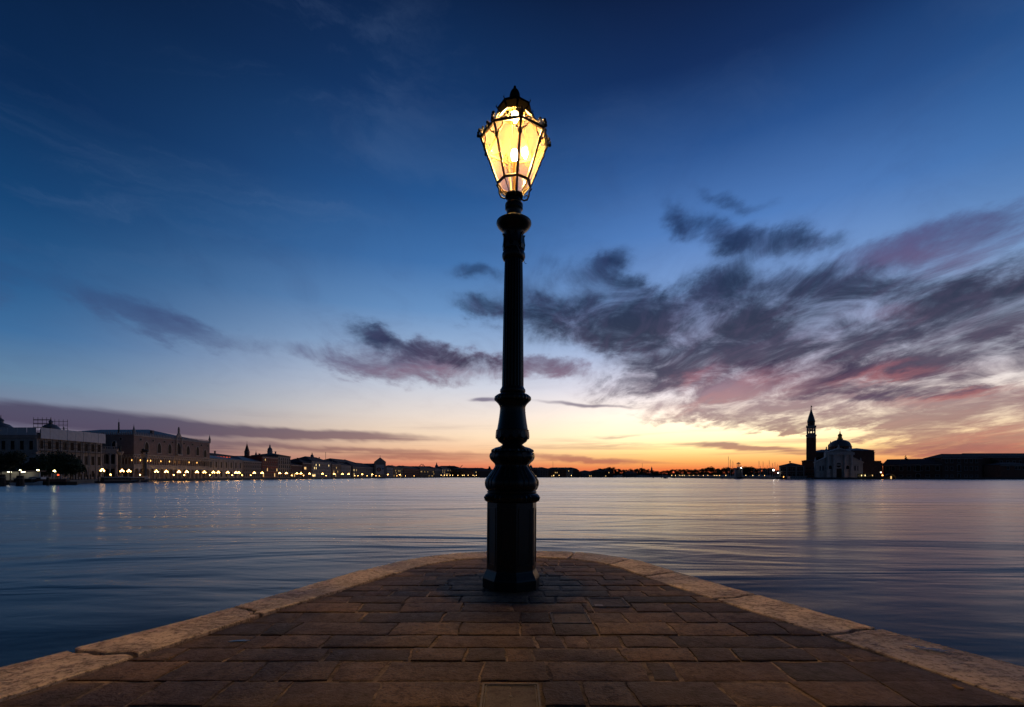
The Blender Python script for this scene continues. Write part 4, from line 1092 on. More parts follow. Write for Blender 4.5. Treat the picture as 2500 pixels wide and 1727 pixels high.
# ---- two monolithic columns
def mono(px, D, ytop, label, lion):
    x = at(px, D); h = zpx(ytop, D); r = empty('monument_column', (x, D, 0)); tag(r, label, 'column')
    MB().lathe([(2.4, -0.3), (2.4, 0.5), (1.9, 0.5), (1.9, 1.0), (1.4, 1.0), (1.3, 1.6)], 8).build('steps', MATS['marble'], r)
    MB().lathe([(1.05, 1.6), (1.02, 4.0), (0.86, h - 2.0)], 16).build('shaft', MATS['land'], r, True)
    MB().lathe([(0.9, h - 2.0), (1.5, h - 0.9), (1.75, h - 0.4), (1.75, h)], 12).build('capital', MATS['marble'], r, True)
    m = MB()
    if lion:
        m.tube([(-2.0, 0, h + 0.9), (-1.2, 0, h + 1.5), (0.2, 0, h + 1.5), (1.2, 0, h + 1.7), (1.8, 0, h + 2.0)], [0.35, 0.55, 0.55, 0.75, 0.45], 8)
        for lx in (-1.3, -0.9, 0.9, 1.3): m.tube([(lx, 0.2 if lx > 0 else -0.2, h), (lx, 0, h + 1.4)], 0.2, 6)
        m.slab([(-1.6, h + 1.9), (0.4, h + 1.8), (0.2, h + 2.5), (-0.8, h + 3.0), (-1.6, h + 2.7)], -0.2, 0.2)
        m.tube([(-2.0, 0, h + 0.9), (-2.5, 0, h + 1.6), (-2.3, 0, h + 2.4)], [0.15, 0.1, 0.15], 6)
    else:
        m.lathe([(0.55, h), (0.5, h + 0.9), (0.42, h + 1.6), (0.5, h + 2.2), (0.2, h + 2.5), (0.27, h + 2.85), (0.12, h + 3.15)], 10); m.tube([(0.7, 0, h), (0.75, 0, h + 3.6)], 0.08, 5)
        m.lathe([(0.6, h), (1.0, h + 0.3), (0.3, h + 0.6)], 8)
    m.build('statue', MATS['bronze'], r, True)
mono(353, 262, 1109, 'tall dark column topped by a winged lion before the palace', True)
mono(293, 262, 1103, 'tall dark column topped by a standing figure beside the library end', False)

# ---- domes behind, one inside scaffolding
def dome(px, D, ybase, ytop, rad, label, scaffold=False, mat='lead_roof', cross=True, name='church_dome', body=True):
    x = at(px, D); z0, z1 = zpx(ybase, D), zpx(ytop, D); hh = z1 - z0
    r = empty(name, (x, D, 0)); tag(r, label, 'dome')
    MB().lathe([(rad * 1.25, 0), (rad * 1.25, z0 - hh * 0.1), (rad * 1.05, z0)], 16).build('drum', MATS['grey_stucco'], r, True)
    MB().lathe([(rad * 1.05, z0), (rad * 1.1, z0 + hh * 0.12), (rad * 0.98, z0 + hh * 0.32), (rad * 0.62, z0 + hh * 0.5), (rad * 0.2, z0 + hh * 0.58)], 20).build('shell', MATS[mat], r, True)
    MB().lathe([(rad * 0.2, z0 + hh * 0.56), (rad * 0.2, z0 + hh * 0.68), (rad * 0.27, z0 + hh * 0.69), (rad * 0.2, z0 + hh * 0.76), (rad * 0.05, z0 + hh * 0.82), (0.05, z1)], 12).build('lantern', MATS[mat], r, True)
    if cross:
        m = MB(); m.tube([(-hh * 0.04, 0, z1 - hh * 0.06), (hh * 0.04, 0, z1 - hh * 0.06)], 0.12, 4); m.build('cross_arm', MATS['gold'], r)
    return r, z0, z1
dome(2, 420, 1060, 1013, 9.0, 'leaden dome with a tall cross cut by the edge of the picture')
r_, z0_, z1_ = dome(124, 420, 1058, 1019, 6.5, 'leaden dome standing inside open scaffolding')
s = empty('dome_scaffold', (at(124, 420), 420, 0)); tag(s, 'open tube scaffolding around the small leaden dome', 'scaffolding')
for ix in (-7.6, -3.8, 0, 3.8, 7.6):
    for iy in (-7.6, 7.6): MB().tube([(ix, iy, 0), (ix, iy, zpx(1022, 420))], 0.16, 5).build('scaffold_pole', MATS['steel'], s)
for q, zz in enumerate((1027, 1036, 1045, 1054)):
    z = zpx(zz, 420)
    for iy in (-7.6, 7.6): MB().tube([(-7.9, iy, z), (7.9, iy, z)], 0.17, 5).build('scaffold_rail', MATS['steel'], s)
    MB().box(-7.6, 7.6, -7.9, -7.0, z - 0.7, z - 0.35).build('scaffold_deck', MATS['timber'], s)
for px, yt, lab in ((156, 1042, 'small stone pinnacle with a figure, beside the scaffolded dome'), (166, 1049, 'thin stone pinnacle with a figure, farther from the scaffolded dome')):
    z1 = zpx(yt, 400); x = at(px, 400)
    o = MB().lathe([(1.3, 0), (1.3, z1 - 6), (0.8, z1 - 5.6), (0.75, z1 - 3), (0.35, z1 - 2), (0.45, z1 - 1.2), (0.1, z1)], 8).build('roof_pinnacle', MATS['marble'], None, True, (x, 400, 0)); tag(o, lab, 'pinnacle')
bld('basilica_roof', 'low leaden roof mass of the basilica behind the mint building', (at(-40, 400), 400), (at(240, 400), 400), 40, zpx(1062, 400), 'grey_stucco', ('hip', 4.0), roofmat='lead_roof', cornice=False)

# ---- the waterfront row
def rrow(px0, px1, y_eave, **k): 
    A, B = rv(px0), rv(px1); D = (A[1] + B[1]) / 2; return A, B, H(y_eave, D), D
SHOWS = ('window_lit',)
A, B, h, D = rrow(508, 592, 1122)
pz = bld('prison_block', 'pale stone block with tall framed windows next to the palace', A, B, 30, h, 'marble', ('hip', 3.2), rows=[(1.0, 2.4, 4.6, 7, 'arch'), (8.0, 1.5, 4.4, 7, 'rect')], roofmat='lead_roof', side=[(8.0, 1.5, 4.0, 5, 'rect')])
for i in range(8): MB().box(-0.35, 0.35, -0.5, 0, 6.6, h - 1.0).build('pilaster', MATS['marble'], pz, False, (math.dist(A, B) * min(max(i / 7, 0.01), 0.99), 0, 0))
A, B, h, D = rrow(594, 638, 1127)
gz = bld('glass_roofed_hotel', 'grey hotel with rows of small windows and a sloping glass roof', A, B, 24, h, 'grey_stucco', ('hip', 4.5), rows=[(1.0, 1.5, 3.0, 9, 'rect'), (5.2, 1.3, 2.2, 10, 'arch'), (8.6, 1.3, 2.2, 10, 'arch'), (12.0, 1.2, 1.9, 10, 'rect')], roofmat='lead_roof', side=[(6, 1.3, 2.2, 4, 'rect')])
bld('roof_terrace_hotel', 'dark hotel behind with a red-lit rooftop terrace', (-262, 372), (-262, 452), 26, zpx(1110, 410), 'grey_stucco', ('hip', 2.5), rows=[(zpx(1110, 410) - 3.0, 2.6, 2.0, 18, 'rect', 0, 80, 'window_red')], roofmat='tile_roof', chim=2, cornice=False)
A, B, h, D = rrow(640, 678, 1117)
bld('red_gothic_hotel', 'dark red hotel with a central cluster of pointed windows', A, B, 26, h, 'red_stucco', ('flat', 0.8), rows=[(1.0, 1.6, 3.2, 7, 'rect'), (6.2, 1.3, 3.0, 8, 'gothic'), (11.2, 1.3, 3.0, 8, 'gothic'), (15.6, 1.1, 1.8, 8, 'rect', 0, 1 and math.dist(A, B), None)], lit=SHOWS, roofmat='tile_roof', chim=1, side=[(12, 1.3, 2.2, 4, 'rect')])
A, B, h, D = rrow(679, 709, 1114)
wh = bld('white_hotel', 'tall white hotel with four rows of shuttered windows and balconies', A, B, 26, h, 'pale_stucco', ('hip', 3.0), rows=[(1.0, 1.6, 3.0, 6, 'rect'), (5.4, 1.3, 2.6, 6, 'rect'), (9.6, 1.3, 2.6, 6, 'rect'), (13.8, 1.3, 2.4, 6, 'rect'), (17.4, 1.2, 1.7, 6, 'rect')], frame='shutter', chim=1, side=[(10, 1.3, 2.4, 4, 'rect'), (15, 1.3, 2.2, 4, 'rect')])
for z in (5.0, 9.2, 13.4): MB().box(6, 26, -1.1, 0, z, z + 0.25).build('balcony', MATS['marble'], wh)
A, B, h, D = rrow(711, 737, 1136)
bld('low_ochre_house', 'low dark house with a small lit attic, beside the white hotel', A, B, 22, h, 'brick_dark', ('hip', 3.0), rows=[(1.0, 1.6, 3.0, 5, 'rect'), (5.6, 1.2, 2.2, 6, 'rect')], lit=('window_red', 'window_lit'), chim=1)
A, B, h, D = rrow(739, 760, 1131)
bld('corner_hotel', 'narrow dark hotel with a single wide lit window', A, B, 24, h, 'brick_dark', ('hip', 5.0), rows=[(1.0, 1.6, 3.0, 4, 'rect'), (9.0, 5.0, 2.4, 1, 'rect', 0, 12, 'window_lit')], chim=2)
A, B, h, D = rrow(761, 808, 1128)
bld('long_white_hotel', 'long white hotel with a lit top row of windows under a dark roof', A, B, 26, h, 'pale_stucco', ('hip', 6.0), rows=[(1.0, 1.6, 3.0, 10, 'rect'), (5.6, 1.3, 2.4, 12, 'rect'), (9.6, 1.3, 2.4, 12, 'rect'), (13.4, 1.3, 2.2, 12, 'rect')], lit=('window_yellow',), frame='marble', chim=2)
A, B, h, D = rrow(810, 832, 1134)
bld('rose_house', 'dim rose house with a dark roof between white hotels', A, B, 24, h, 'ochre_stucco', ('hip', 5.0), rows=[(1, 1.6, 3.0, 6, 'rect'), (6.2, 1.3, 2.4, 7, 'rect'), (11, 1.3, 2.4, 7, 'rect')], lit=SHOWS, chim=2)
A, B, h, D = rrow(833, 857, 1137)
bld('white_end_house', 'small white house with three rows of windows before the gabled church', A, B, 24, h, 'pale_stucco', ('hip', 4.5), rows=[(1, 1.6, 3.0, 7, 'rect'), (6.2, 1.3, 2.4, 7, 'rect'), (10.4, 1.3, 2.4, 7, 'rect')], chim=2)
A, B, h, D = rrow(861, 910, 1141)
bld('low_lit_house', 'wide low house with lit doors, beside the gabled church', A, B, 26, h, 'grey_stucco', ('hip', 7.0), rows=[(1, 2.2, 5.0, 8, 'rect'), (9, 1.5, 2.6, 9, 'rect')], lit=('window_yellow', 'window_lit'), chim=1)
# church front with a big banner, turned toward the viewer
def facing(px0, px1, D):
    ax = at(px0, D); az_ = math.atan2(ax, D); d_ = Vector((math.cos(az_), -math.sin(az_))); k_ = (px1 - 1250.0) / F
    L_ = (k_ * D - ax) / (d_.x - k_ * d_.y); return (ax, D), (ax + d_.x * L_, D + d_.y * L_)
D = 772.0; A, B = facing(914, 942, D); h = H(1128, D)
ch = bld('gabled_church', 'dark church front with a triangular gable, beyond the hotels', A, B, 60, h, 'marble', ('gable', 7.5), rows=[], roofmat='marble', cat='church')
L = math.dist(A, B)
for i in range(4): MB().lathe([(0.9, 0), (0.75, 1.5), (0.7, h - 3), (1.0, h - 1)], 10, (L * (0.06 + 0.88 * i / 3), -0.6)).build('half_column', MATS['marble'], ch)
MB().tube([(L / 2, 0, h + 7.5), (L / 2, 0, h + 11)], 0.25, 5).build('cross', MATS['bronze'], ch)
ang_ = math.atan2(B[1] - A[1], B[0] - A[0]); nx_, ny_ = math.sin(ang_), -math.cos(ang_)
bn = empty('banner', (A[0] + math.cos(ang_) * L * 0.13 + nx_ * 1.6, A[1] + math.sin(ang_) * L * 0.13 + ny_ * 1.6, 4.5), ang_); tag(bn, 'large pale banner with a dark ring hung on the gabled church', 'banner')
bw, bh = L * 0.74, h - 9
MB().box(0, bw, 0, 0.15, 0, bh).build('sheet', MATS['sheet'], bn)
cxb = bw * 0.34
MB().ring([(cxb + bw * 0.26 * math.cos(t), bh * 0.5 + bw * 0.26 * math.sin(t)) for t in [2 * PI * i / 24 for i in range(24)]], [(cxb + bw * 0.16 * math.cos(t), bh * 0.5 + bw * 0.2 * math.sin(t)) for t in [2 * PI * i / 24 for i in range(24)]], -0.06, 0.0).build('dark_ring', MATS['dark_print'], bn)
MB().slab([(cxb + bw * 0.15 * math.cos(t), bh * 0.5 + bw * 0.19 * math.sin(t)) for t in [2 * PI * i / 20 for i in range(20)]], -0.05, 0.0).build('rose_disc', MATS['rose_print'], bn)
MB().box(bw * 0.70, bw * 0.95, -0.06, 0, bh * 0.5, bh * 0.66).build('blue_patch', MATS['blue_print'], bn)
bld('church_hall', 'long dark hall behind the gabled church with a blunt roof end', (RX - 34, 700), (RX - 34, 800), 30, zpx(1130, 740), 'brick_dark', ('hip', 6.0), chim=1, cornice=False)
# towers rising over the row
def spire(px, D, ysh, ytop, w, label, mat='brick', pyr='tile_roof'):
    x = at(px, D); zs, z1 = zpx(ysh, D), zpx(ytop, D); r = empty('bell_tower', (x, D, 0)); tag(r, label, 'tower')
    MB().box(-w, w, -w, w, 0, zs).build('shaft', MATS[mat], r); MB().box(-w * 1.12, w * 1.12, -w * 1.12, w * 1.12, zs, zs + w * 0.3).build('cornice', MATS['marble'], r)
    MB().lathe([(w * 1.35, zs + w * 0.3), (0.1, z1)], 4, phase=PI / 4).build('spire', MATS[pyr], r)
    MB().tube([(0, 0, z1), (0, 0, z1 + 2.5)], 0.15, 4).build('cross', MATS['gold'], r)
    for sx in (-0.4, 0.4): window(r, sx * w, zs - w * 1.4, w * 0.45, w * 1.1, 'arch', None, 'marble', y=-w)
spire(603, 520, 1104, 1083, 1.9, 'slim bell tower with a pointed spire behind the glass-roofed hotel')
def turret(px, D, ybase, ytop, rad, label):
    x = at(px, D); z0, z1 = zpx(ybase, D), zpx(ytop, D); hh = z1 - z0; r = empty('domed_tower', (x, D, 0)); tag(r, label, 'tower')
    MB().box(-rad * 1.3, rad * 1.3, -rad * 1.3, rad * 1.3, 0, z0).build('shaft', MATS['brick_dark'], r)
    MB().lathe([(rad * 1.2, z0), (rad * 1.2, z0 + hh * 0.22), (rad * 1.35, z0 + hh * 0.24), (rad * 1.0, z0 + hh * 0.3)], 8).build('belfry', MATS['marble'], r)
    MB().lathe([(rad, z0 + hh * 0.3), (rad * 1.1, z0 + hh * 0.38), (rad * 0.9, z0 + hh * 0.5), (rad * 0.4, z0 + hh * 0.62), (rad * 0.34, z0 + hh * 0.72), (rad * 0.4, z0 + hh * 0.75), (rad * 0.12, z0 + hh * 0.85), (0.08, z1)], 12).build('dome', MATS['lead_roof'], r, True)
turret(659, 520, 1108, 1083, 2.3, 'onion-domed tower with a needle top behind the red and white hotels')
turret(625, 520, 1115, 1100, 0.9, 'small pinnacled turret between the spire and the onion-domed tower')
turret(762, 640, 1120, 1104, 2.0, 'small domed turret on the roofline of the long white hotel')
turret(1066, 1250, 1146, 1128, 4.2, 'short domed tower above the distant low roofs, well before the lamp post')
turret(1296, 1500, 1142, 1133, 4.0, 'small blunt tower just beyond the lamp post on the far shore')
turret(1591, 1500, 1148, 1138, 2.3, 'small lone tower rising from the dark far trees')
for px, yt, lab in ((795, 1104, 'thin mast above the long white hotel'), (1350, 1127, 'thin radio mast over the far roofs beyond the lamp post'), (1568, 1131, 'thin radio mast over the far trees')):
    D = 650 if px < 1000 else 1500
    o = MB().tube([(0, 0, 0), (0, 0, zpx(yt, D))], 0.25 if D < 1000 else 0.4, 5).build('radio_mast', MATS['steel'], None, False, (at(px, D), D, 0)); tag(o, lab, 'mast')
# construction cranes
def crane(px, D, y0, y1, dx, label):
    r = empty('crane', (at(px, D), D, 0)); tag(r, label, 'crane'); zt = zpx(y0, D)
    MB().tube([(0, 0, 0), (0, 0, zt)], 0.7, 4).build('mast', MATS['steel'], r)
    MB().tube([(0, 0, zt), (dx * D / F, 0, zpx(y1, D))], 0.8, 4).build('jib', MATS['steel'], r)
crane(1022, 1300, 1140, 1133, 8, 'slanting crane jib pointing up over the far roofs, nearer the gabled church')
crane(1032, 1300, 1134, 1140, 6, 'slanting crane jib pointing down over the far roofs')
crane(1124, 1350, 1142, 1136, 5, 'short dark crane jib just before the lamp post')
# distant low row: px0 px1 eave wall rows
ROWS = [(944, 960, 1142, 'pale_stucco', 'white house right after the gabled church'), (961, 984, 1143, 'ochre_stucco', 'dun house, second after the gabled church'), (985, 1024, 1145, 'red_stucco', 'long reddish house, third after the gabled church'),
        (1025, 1060, 1144, 'ochre_stucco', 'yellowish house in front of the short domed tower'), (1061, 1079, 1146, 'grey_stucco', 'narrow grey house below the short domed tower'), (1080, 1100, 1145, 'pale_stucco', 'small pale house between the domed tower and the lamp post'), (1101, 1130, 1146, 'brick_dark', 'long dark brick house near the lamp post'), (1131, 1164, 1148, 'grey_stucco', 'low grey house next but one to the lamp post'), (1165, 1215, 1150, 'brick_dark', 'last low dark house hidden partly by the lamp post'),
        (1230, 1310, 1146, 'brick_dark', 'wide dark house emerging behind the lamp post'), (1312, 1340, 1145, 'grey_stucco', 'dim flat house with a raised roof box on the far shore'), (1341, 1362, 1148, 'brick_dark', 'small brown house below the radio mast'), (1363, 1381, 1146, 'brick', 'tall-fronted brown house on the far shore'), (1382, 1399, 1146, 'pale_stucco', 'narrow pale house on the far shore'), (1400, 1414, 1149, 'brick_dark', 'low brown house before the gap in the far shore'),
        (1418, 1445, 1152, 'grey_stucco', 'low pavilion with a lit strip of windows on the far shore'), (1446, 1476, 1151, 'ochre_stucco', 'pale villa among the far trees'), (1477, 1496, 1151, 'brick_dark', 'brown house among the far trees'), (1528, 1554, 1154, 'grey_stucco', 'low boathouse with a pale front among the far trees')]
for i, (p0, p1, ye, wall, lab) in enumerate(ROWS):
    a, b = shore_pt(p0, 16), shore_pt(p1, 16)
    D = (a[1] + b[1]) / 2; h = zpx(ye, D); L = math.dist(a, b); n = max(3, int(L / 4.2)); nf = max(1, int((h - 1.5) / 4.6))
    bld('shore_house', lab, a, b, 30, h, wall, ('hip', 4.0 + (i % 3)), rows=[(1.2 + 4.6 * f, 1.6, 2.6, n, 'rect') for f in range(nf)], lit=('window_lit',) if i % 2 else (), chim=(i % 3), seed=i, cornice=False, frame='marble' if 'pale' in wall else 'shutter', cat='house')
# a second, higher line of roofs behind
BACK = [(860, 930, 1134, 'dark roof rising behind the wide low house', 900), (985, 1060, 1140, 'long dark roof behind the reddish far house', 1350), (1062, 1120, 1139, 'dark roof line beside the short domed tower', 1350), (1120, 1190, 1144, 'low dark roof line behind the last houses before the lamp post', 1380), (1260, 1330, 1143, 'long dark roof behind the houses beyond the lamp post', 1450), (1335, 1410, 1143, 'dark uneven roof behind the brown far houses', 1450)]
for i, (p0, p1, ye, lab, D) in enumerate(BACK):
    bld('far_block', lab, (at(p0, D), D), (at(p1, D), D), 30, zpx(ye, D) - 3, 'brick_dark', ('hip', 5.0), chim=3, seed=i, cornice=False)

# ---- trees ---------------------------------------------------------
def crown_mesh(seed, n, w, h, leaf, lumps):
    r = random.Random(seed); m = MB(); L = []
    for i in range(lumps):
        a = r.uniform(0, 2 * PI); q = r.uniform(0.15, 0.75); z = r.uniform(0.18, 0.9)
        k = math.sin(PI * min(0.95, max(0.1, z))) ** 0.7
        L.append((math.cos(a) * q * w * k, math.sin(a) * q * w * k, z * h, r.uniform(0.22, 0.42) * w))
    for i in range(n):
        cx, cy_, cz, rad = r.choice(L)
        u = Vector((r.gauss(0, 1), r.gauss(0, 1), r.gauss(0, 1))).normalized() * rad * r.random() ** 0.4
        p = Vector((cx + u.x, cy_ + u.y, cz + u.z * 0.8))
        a = Vector((r.gauss(0, 1), r.gauss(0, 1), r.gauss(0, 1))).normalized(); b = a.cross(Vector((r.gauss(0, 1), r.gauss(0, 1), r.gauss(0, 1)))).normalized()
        s = leaf * r.uniform(0.6, 1.3)
        m.poly([p - a * s, p + b * s * 0.55, p + a * s, p - b * s * 0.55])
    return m
def trunk_mesh(seed, h, rad, top):
    r = random.Random(seed); m = MB(); m.tube([(0, 0, -0.3), (0.1, 0, h * 0.5), (0, 0.1, h)], [rad, rad * 0.8, rad * 0.6], 7)
    for i in range(6):
        a = 2 * PI * i / 6 + r.random(); q = top * 0.45
        m.tube([(0, 0, h * r.uniform(0.75, 0.98)), (math.cos(a) * q * 0.4, math.sin(a) * q * 0.4, h + q * 0.5), (math.cos(a) * q * 0.9, math.sin(a) * q * 0.9, h + q * r.uniform(0.7, 1.2))], [rad * 0.5, rad * 0.35, rad * 0.12], 5)
    return m
CR = []
for i in range(5):
    cm_ = crown_mesh(40 + i, 1500, 6.5, 11.0, 0.55, 16).mesh('crown'); cm_.materials.append(MATS['leaf'])
    tm_ = trunk_mesh(60 + i, 4.5, 0.45, 9.0).mesh('trunk'); tm_.materials.append(MATS['bark']); CR.append((cm_, tm_))
ORD = ['first', 'second', 'third', 'fourth', 'fifth', 'sixth', 'seventh', 'eighth', 'ninth', 'tenth', 'eleventh', 'twelfth', 'thirteenth', 'fourteenth', 'fifteenth', 'sixteenth', 'seventeenth', 'eighteenth', 'nineteenth', 'twentieth']
ORD += ['twenty-' + o for o in ORD[:9]] + ['thirtieth'] + ['thirty-' + o for o in ORD[:9]] + ['fortieth'] + ['forty-' + o for o in ORD[:9]] + ['fiftieth'] + ['fifty-' + o for o in ORD[:9]]
def tree(x, y, hgt, wid, seed, label, group=None, z=0.0, low=2.6):
    r = empty('tree', (x, y, z), seed * 1.7); tag(r, label, 'tree', group)
    cm_, tm_ = CR[seed % 5]; s = hgt / 15.0
    c = link('crown', cm_, None, r, (0, 0, low * s)); c.scale = (wid / 13.0, wid / 13.0, s * (15.0 - low) / 11.0)
    t = link('trunk', tm_, None, r); t.scale = (s, s, s)
    return r
tb = MB(); rr_ = random.Random(17)
rid = [(at(1150, 1480) + i * 38.0, 1420 + i * 4.0, rr_.uniform(7, 13)) for i in range(32)]
for (xa, ya, za), (xb, yb, zb) in zip(rid, rid[1:]):
    b_ = len(tb.v); tb.v += [(xa, ya - 60, -0.5), (xb, yb - 60, -0.5), (xb, yb, zb), (xa, ya, za), (xa, ya + 80, -0.5), (xb, yb + 80, -0.5)]
    tb.f += [(b_, b_ + 1, b_ + 2, b_ + 3), (b_ + 3, b_ + 2, b_ + 5, b_ + 4)]
tag(tb.build('far_terrain', MATS['leaf'], None, True), 'low dark wooded rise behind the far shore', None, None, 'structure')
trng = random.Random(3)
tx = []
p = 1450.0
while p < 1905:
    tx.append(p); p += trng.uniform(7, 12)
TOPS = [(1440, 1150), (1475, 1142), (1500, 1142), (1530, 1147), (1560, 1143), (1590, 1149), (1630, 1149), (1655, 1144), (1680, 1146), (1710, 1146), (1735, 1140), (1755, 1144), (1790, 1142), (1830, 1140), (1860, 1143), (1910, 1146)]
def topat(p):
    for a, b in zip(TOPS, TOPS[1:]):
        if a[0] <= p <= b[0]: return a[1] + (b[1] - a[1]) * (p - a[0]) / (b[0] - a[0])
    return 1146
for i, p in enumerate(tx):
    x, y = shore_pt(p, 34 + trng.uniform(0, 30)); h = zpx(topat(p) + trng.uniform(-1.5, 2), y)
    tree(x, y, h, h * trng.uniform(1.0, 1.35), i, '%s dark tree along the far wooded shore, counted from the lamp post' % ORD[i], 'trees of the far wooded shore', low=1.0)
x, y = shore_pt(1196, 30); tree(x, y, zpx(1137.5, y), 14, 2, 'round dark tree standing alone just before the lamp post')
for i, (p, yt, D) in enumerate(((1158, 1147, 1300), (1385, 1144, 1420), (1345, 1145, 1420))): tree(at(p, D), D, zpx(yt, D), 16, i + 1, ['dark tree behind the low houses before the lamp post', 'tall dark tree behind the narrow pale far house', 'dark tree behind the far house below the radio mast'][i])
# big garden trees by the near wharf
for i, (p, D, yt, wd, lab) in enumerate(((20, 205, 1109, 17, 'big dark garden tree at the picture edge above the lit landing stage'), (100, 200, 1122, 15, 'rounded dark garden tree behind the landing stage lamps'), (138, 198, 1110, 18, 'broad dark garden tree in front of the mint building'), (172, 200, 1123, 13, 'lower dark garden tree spreading toward the mooring poles'))):
    x = at(p, D); h = zpx(yt, D)
    r = empty('tree', (x, D, 0)); tag(r, lab, 'tree')
    c = crown_mesh(90 + i, 5200, wd * 0.52, h - 2.2, 0.42, 26).build('crown', MATS['leaf'], r, False, (0, 0, 2.4)); trunk_mesh(95 + i, 3.2, 0.4, 8).build('trunk', MATS['bark'], r)

# ---- quay lamps ------------------------------------------------------
def lamp_proto(n, h, mat, gr):
    r = empty('quay_lamp'); m = MB()
    m.lathe([(0.32, 0), (0.3, 0.5), (0.14, 0.8), (0.09, 1.2), (0.07, h - 0.6)], 8); m.build('post', MATS['iron'], r, True)
    if n == 3:
        m = MB(); m.tube([(-0.75, 0, h - 0.25), (-0.6, 0, h - 0.7), (0, 0, h - 0.9), (0.6, 0, h - 0.7), (0.75, 0, h - 0.25)], 0.05, 5); m.tube([(0, 0, h - 0.7), (0, 0, h + 0.35)], 0.06, 5); m.build('bracket', MATS['iron'], r)
        pos = [(-0.75, 0, h), (0.75, 0, h), (0, 0, h + 0.75)]
    else: pos = [(0, 0, h - 0.2)]
    g = bmesh.new(); bmesh.ops.create_icosphere(g, subdivisions=1, radius=gr); me = bpy.data.meshes.new('globe'); g.to_mesh(me); g.free(); me.materials.append(MATS[mat])
    for p_ in pos: link('globe', me, None, r, p_)
    return r
protos = {'t': lamp_proto(3, 4.0, 'globe_lit', 0.36), 's': lamp_proto(1, 2.4, 'globe_lit', 0.34), 'f': lamp_proto(1, 4.2, 'globe_far', 0.8)}
used = set()
def put_lamp(kind, x, y, label, group, rz=0.0, z=0.0):
    o = protos[kind] if kind not in used else copy_tree(protos[kind]); used.add(kind)
    o.location = (x, y, z); o.rotation_euler = (0, 0, rz); tag(o, label, 'street lamp', group); return o
TRI = [250, 298, 315, 382, 406, 437, 456, 481, 499, 521, 533, 556, 576, 583, 621, 640, 683, 699, 725, 735, 756, 787, 816, 836, 851, 884, 909, 947, 976]
SGL = [270, 342, 424, 450, 512, 567, 591, 612, 712, 741, 766, 796, 866, 874, 896, 918, 926, 934, 969, 990, 1011]
for i, p in enumerate(TRI):
    x, y = shore_pt(p, 4.0); put_lamp('t', x, y, '%s three-globe lamp on the far quay, counting from the library end' % ORD[i], 'three-globe lamps along the far quay')
for i, p in enumerate(SGL):
    x, y = shore_pt(p, 9.0); put_lamp('s', x, y, '%s low single-globe lamp on the far quay, counting from the library end' % ORD[i], 'single-globe lamps along the far quay')
FARL = [1077, 1085, 1091, 1099, 1105, 1118, 1129, 1133, 1143, 1155, 1163, 1352, 1365, 1395, 1595, 1640, 1649, 1659, 1666, 1671, 1683, 1693, 1705, 1717, 1728, 1744, 1750, 1757, 1772, 1821, 1838, 1853, 1867]
for i, p in enumerate(FARL):
    x, y = shore_pt(p, 3.0); put_lamp('f', x, y, '%s tiny distant lamp on the far shore, counting from the ferry' % ORD[i], 'tiny lamps on the distant shore', z=0.0)

# ---- landing stage and boats by the near wharf ------------------------------
def dolphin(px, D, w, h, n, label, group=None):
    r = empty('mooring_piles', (at(px, D), D, WATER)); tag(r, label, 'mooring post', group)
    for i in range(n):
        a = 2 * PI * i / max(n, 1); q = w * 0.5 if n > 1 else 0
        m = MB(); m.tube([(q * math.cos(a) * 1.2, q * math.sin(a) * 1.2, -2), (q * math.cos(a), q * math.sin(a), h * 0.6), (q * 0.85 * math.cos(a), q * 0.85 * math.sin(a), h * (0.94 + 0.06 * (i % 2)))], w * 0.36 if n > 1 else w, 8); m.build('pile', MATS['timber'], r, True)
    if n > 1: MB().lathe([(w * 0.92, h * 0.7), (w * 0.95, h * 0.72), (w * 0.95, h * 0.76), (w * 0.92, h * 0.78)], 14).build('band', MATS['steel'], r)
dolphin(49, 140, 1.05, 3.0, 7, 'thick cluster of mooring piles in front of the lit landing stage')
dolphin(4, 138, 1.0, 3.4, 7, 'cluster of mooring piles cut by the picture edge')
dolphin(117, 145, 0.35, 2.7, 1, 'single mooring pile before the flat barge')
for i, p in enumerate((172, 178, 185, 192, 199, 206, 214, 221, 230, 240, 262, 284)): dolphin(p, 176 + (p - 172) * 0.55, 0.2, 3.4 + 0.5 * ((i * 7) % 3), 1, '%s slim mooring pole in the row below the garden trees' % ORD[i], 'slim mooring poles off the wharf')
ls = empty('landing_stage', (at(30, 158), 158, WATER)); tag(ls, 'floating landing stage with a lit pale waiting room at the picture edge', 'landing stage')
MB().box(-14, 5.5, -3, 5, -0.3, 0.9).build('pontoon', MATS['dark_hull'], ls)
MB().box(-14, 5.5, 3.6, 3.9, 0.9, 4.4).build('back_wall', MATS['white_paint'], ls)
MB().box(-14.5, 6.2, -3.2, 5.2, 4.4, 4.8).build('roof', MATS['dark_hull'], ls)
for i in range(7): MB().box(-0.12, 0.12, -2.6, -2.36, 0.9, 4.4).build('post', MATS['steel'], ls, False, (-13.5 + 3.1 * i, 0, 0))
for i in range(4): MB().box(-0.6, 0.6, 0.0, 0.3, 4.2, 4.36).build('ceiling_lamp', MATS['globe_white'], ls, False, (-12 + 4.6 * i, 1.6, 0))
MB().box(-14, 5.5, 2.2, 2.5, 0.9, 1.5).build('bench', MATS['timber'], ls)
bg = empty('barge', (at(128, 155), 155, WATER)); tag(bg, 'long flat brown barge moored beneath two bright wharf lamps', 'barge')
MB().prism([(-8.5, -2), (6.5, -2), (8, 0), (6.5, 2), (-8.5, 2)], -0.3, 1.1).build('hull', MATS['timber'], bg)
MB().box(-8.3, 6.2, -1.9, -1.75, 1.1, 1.9).build('rail', MATS['brick'], bg)
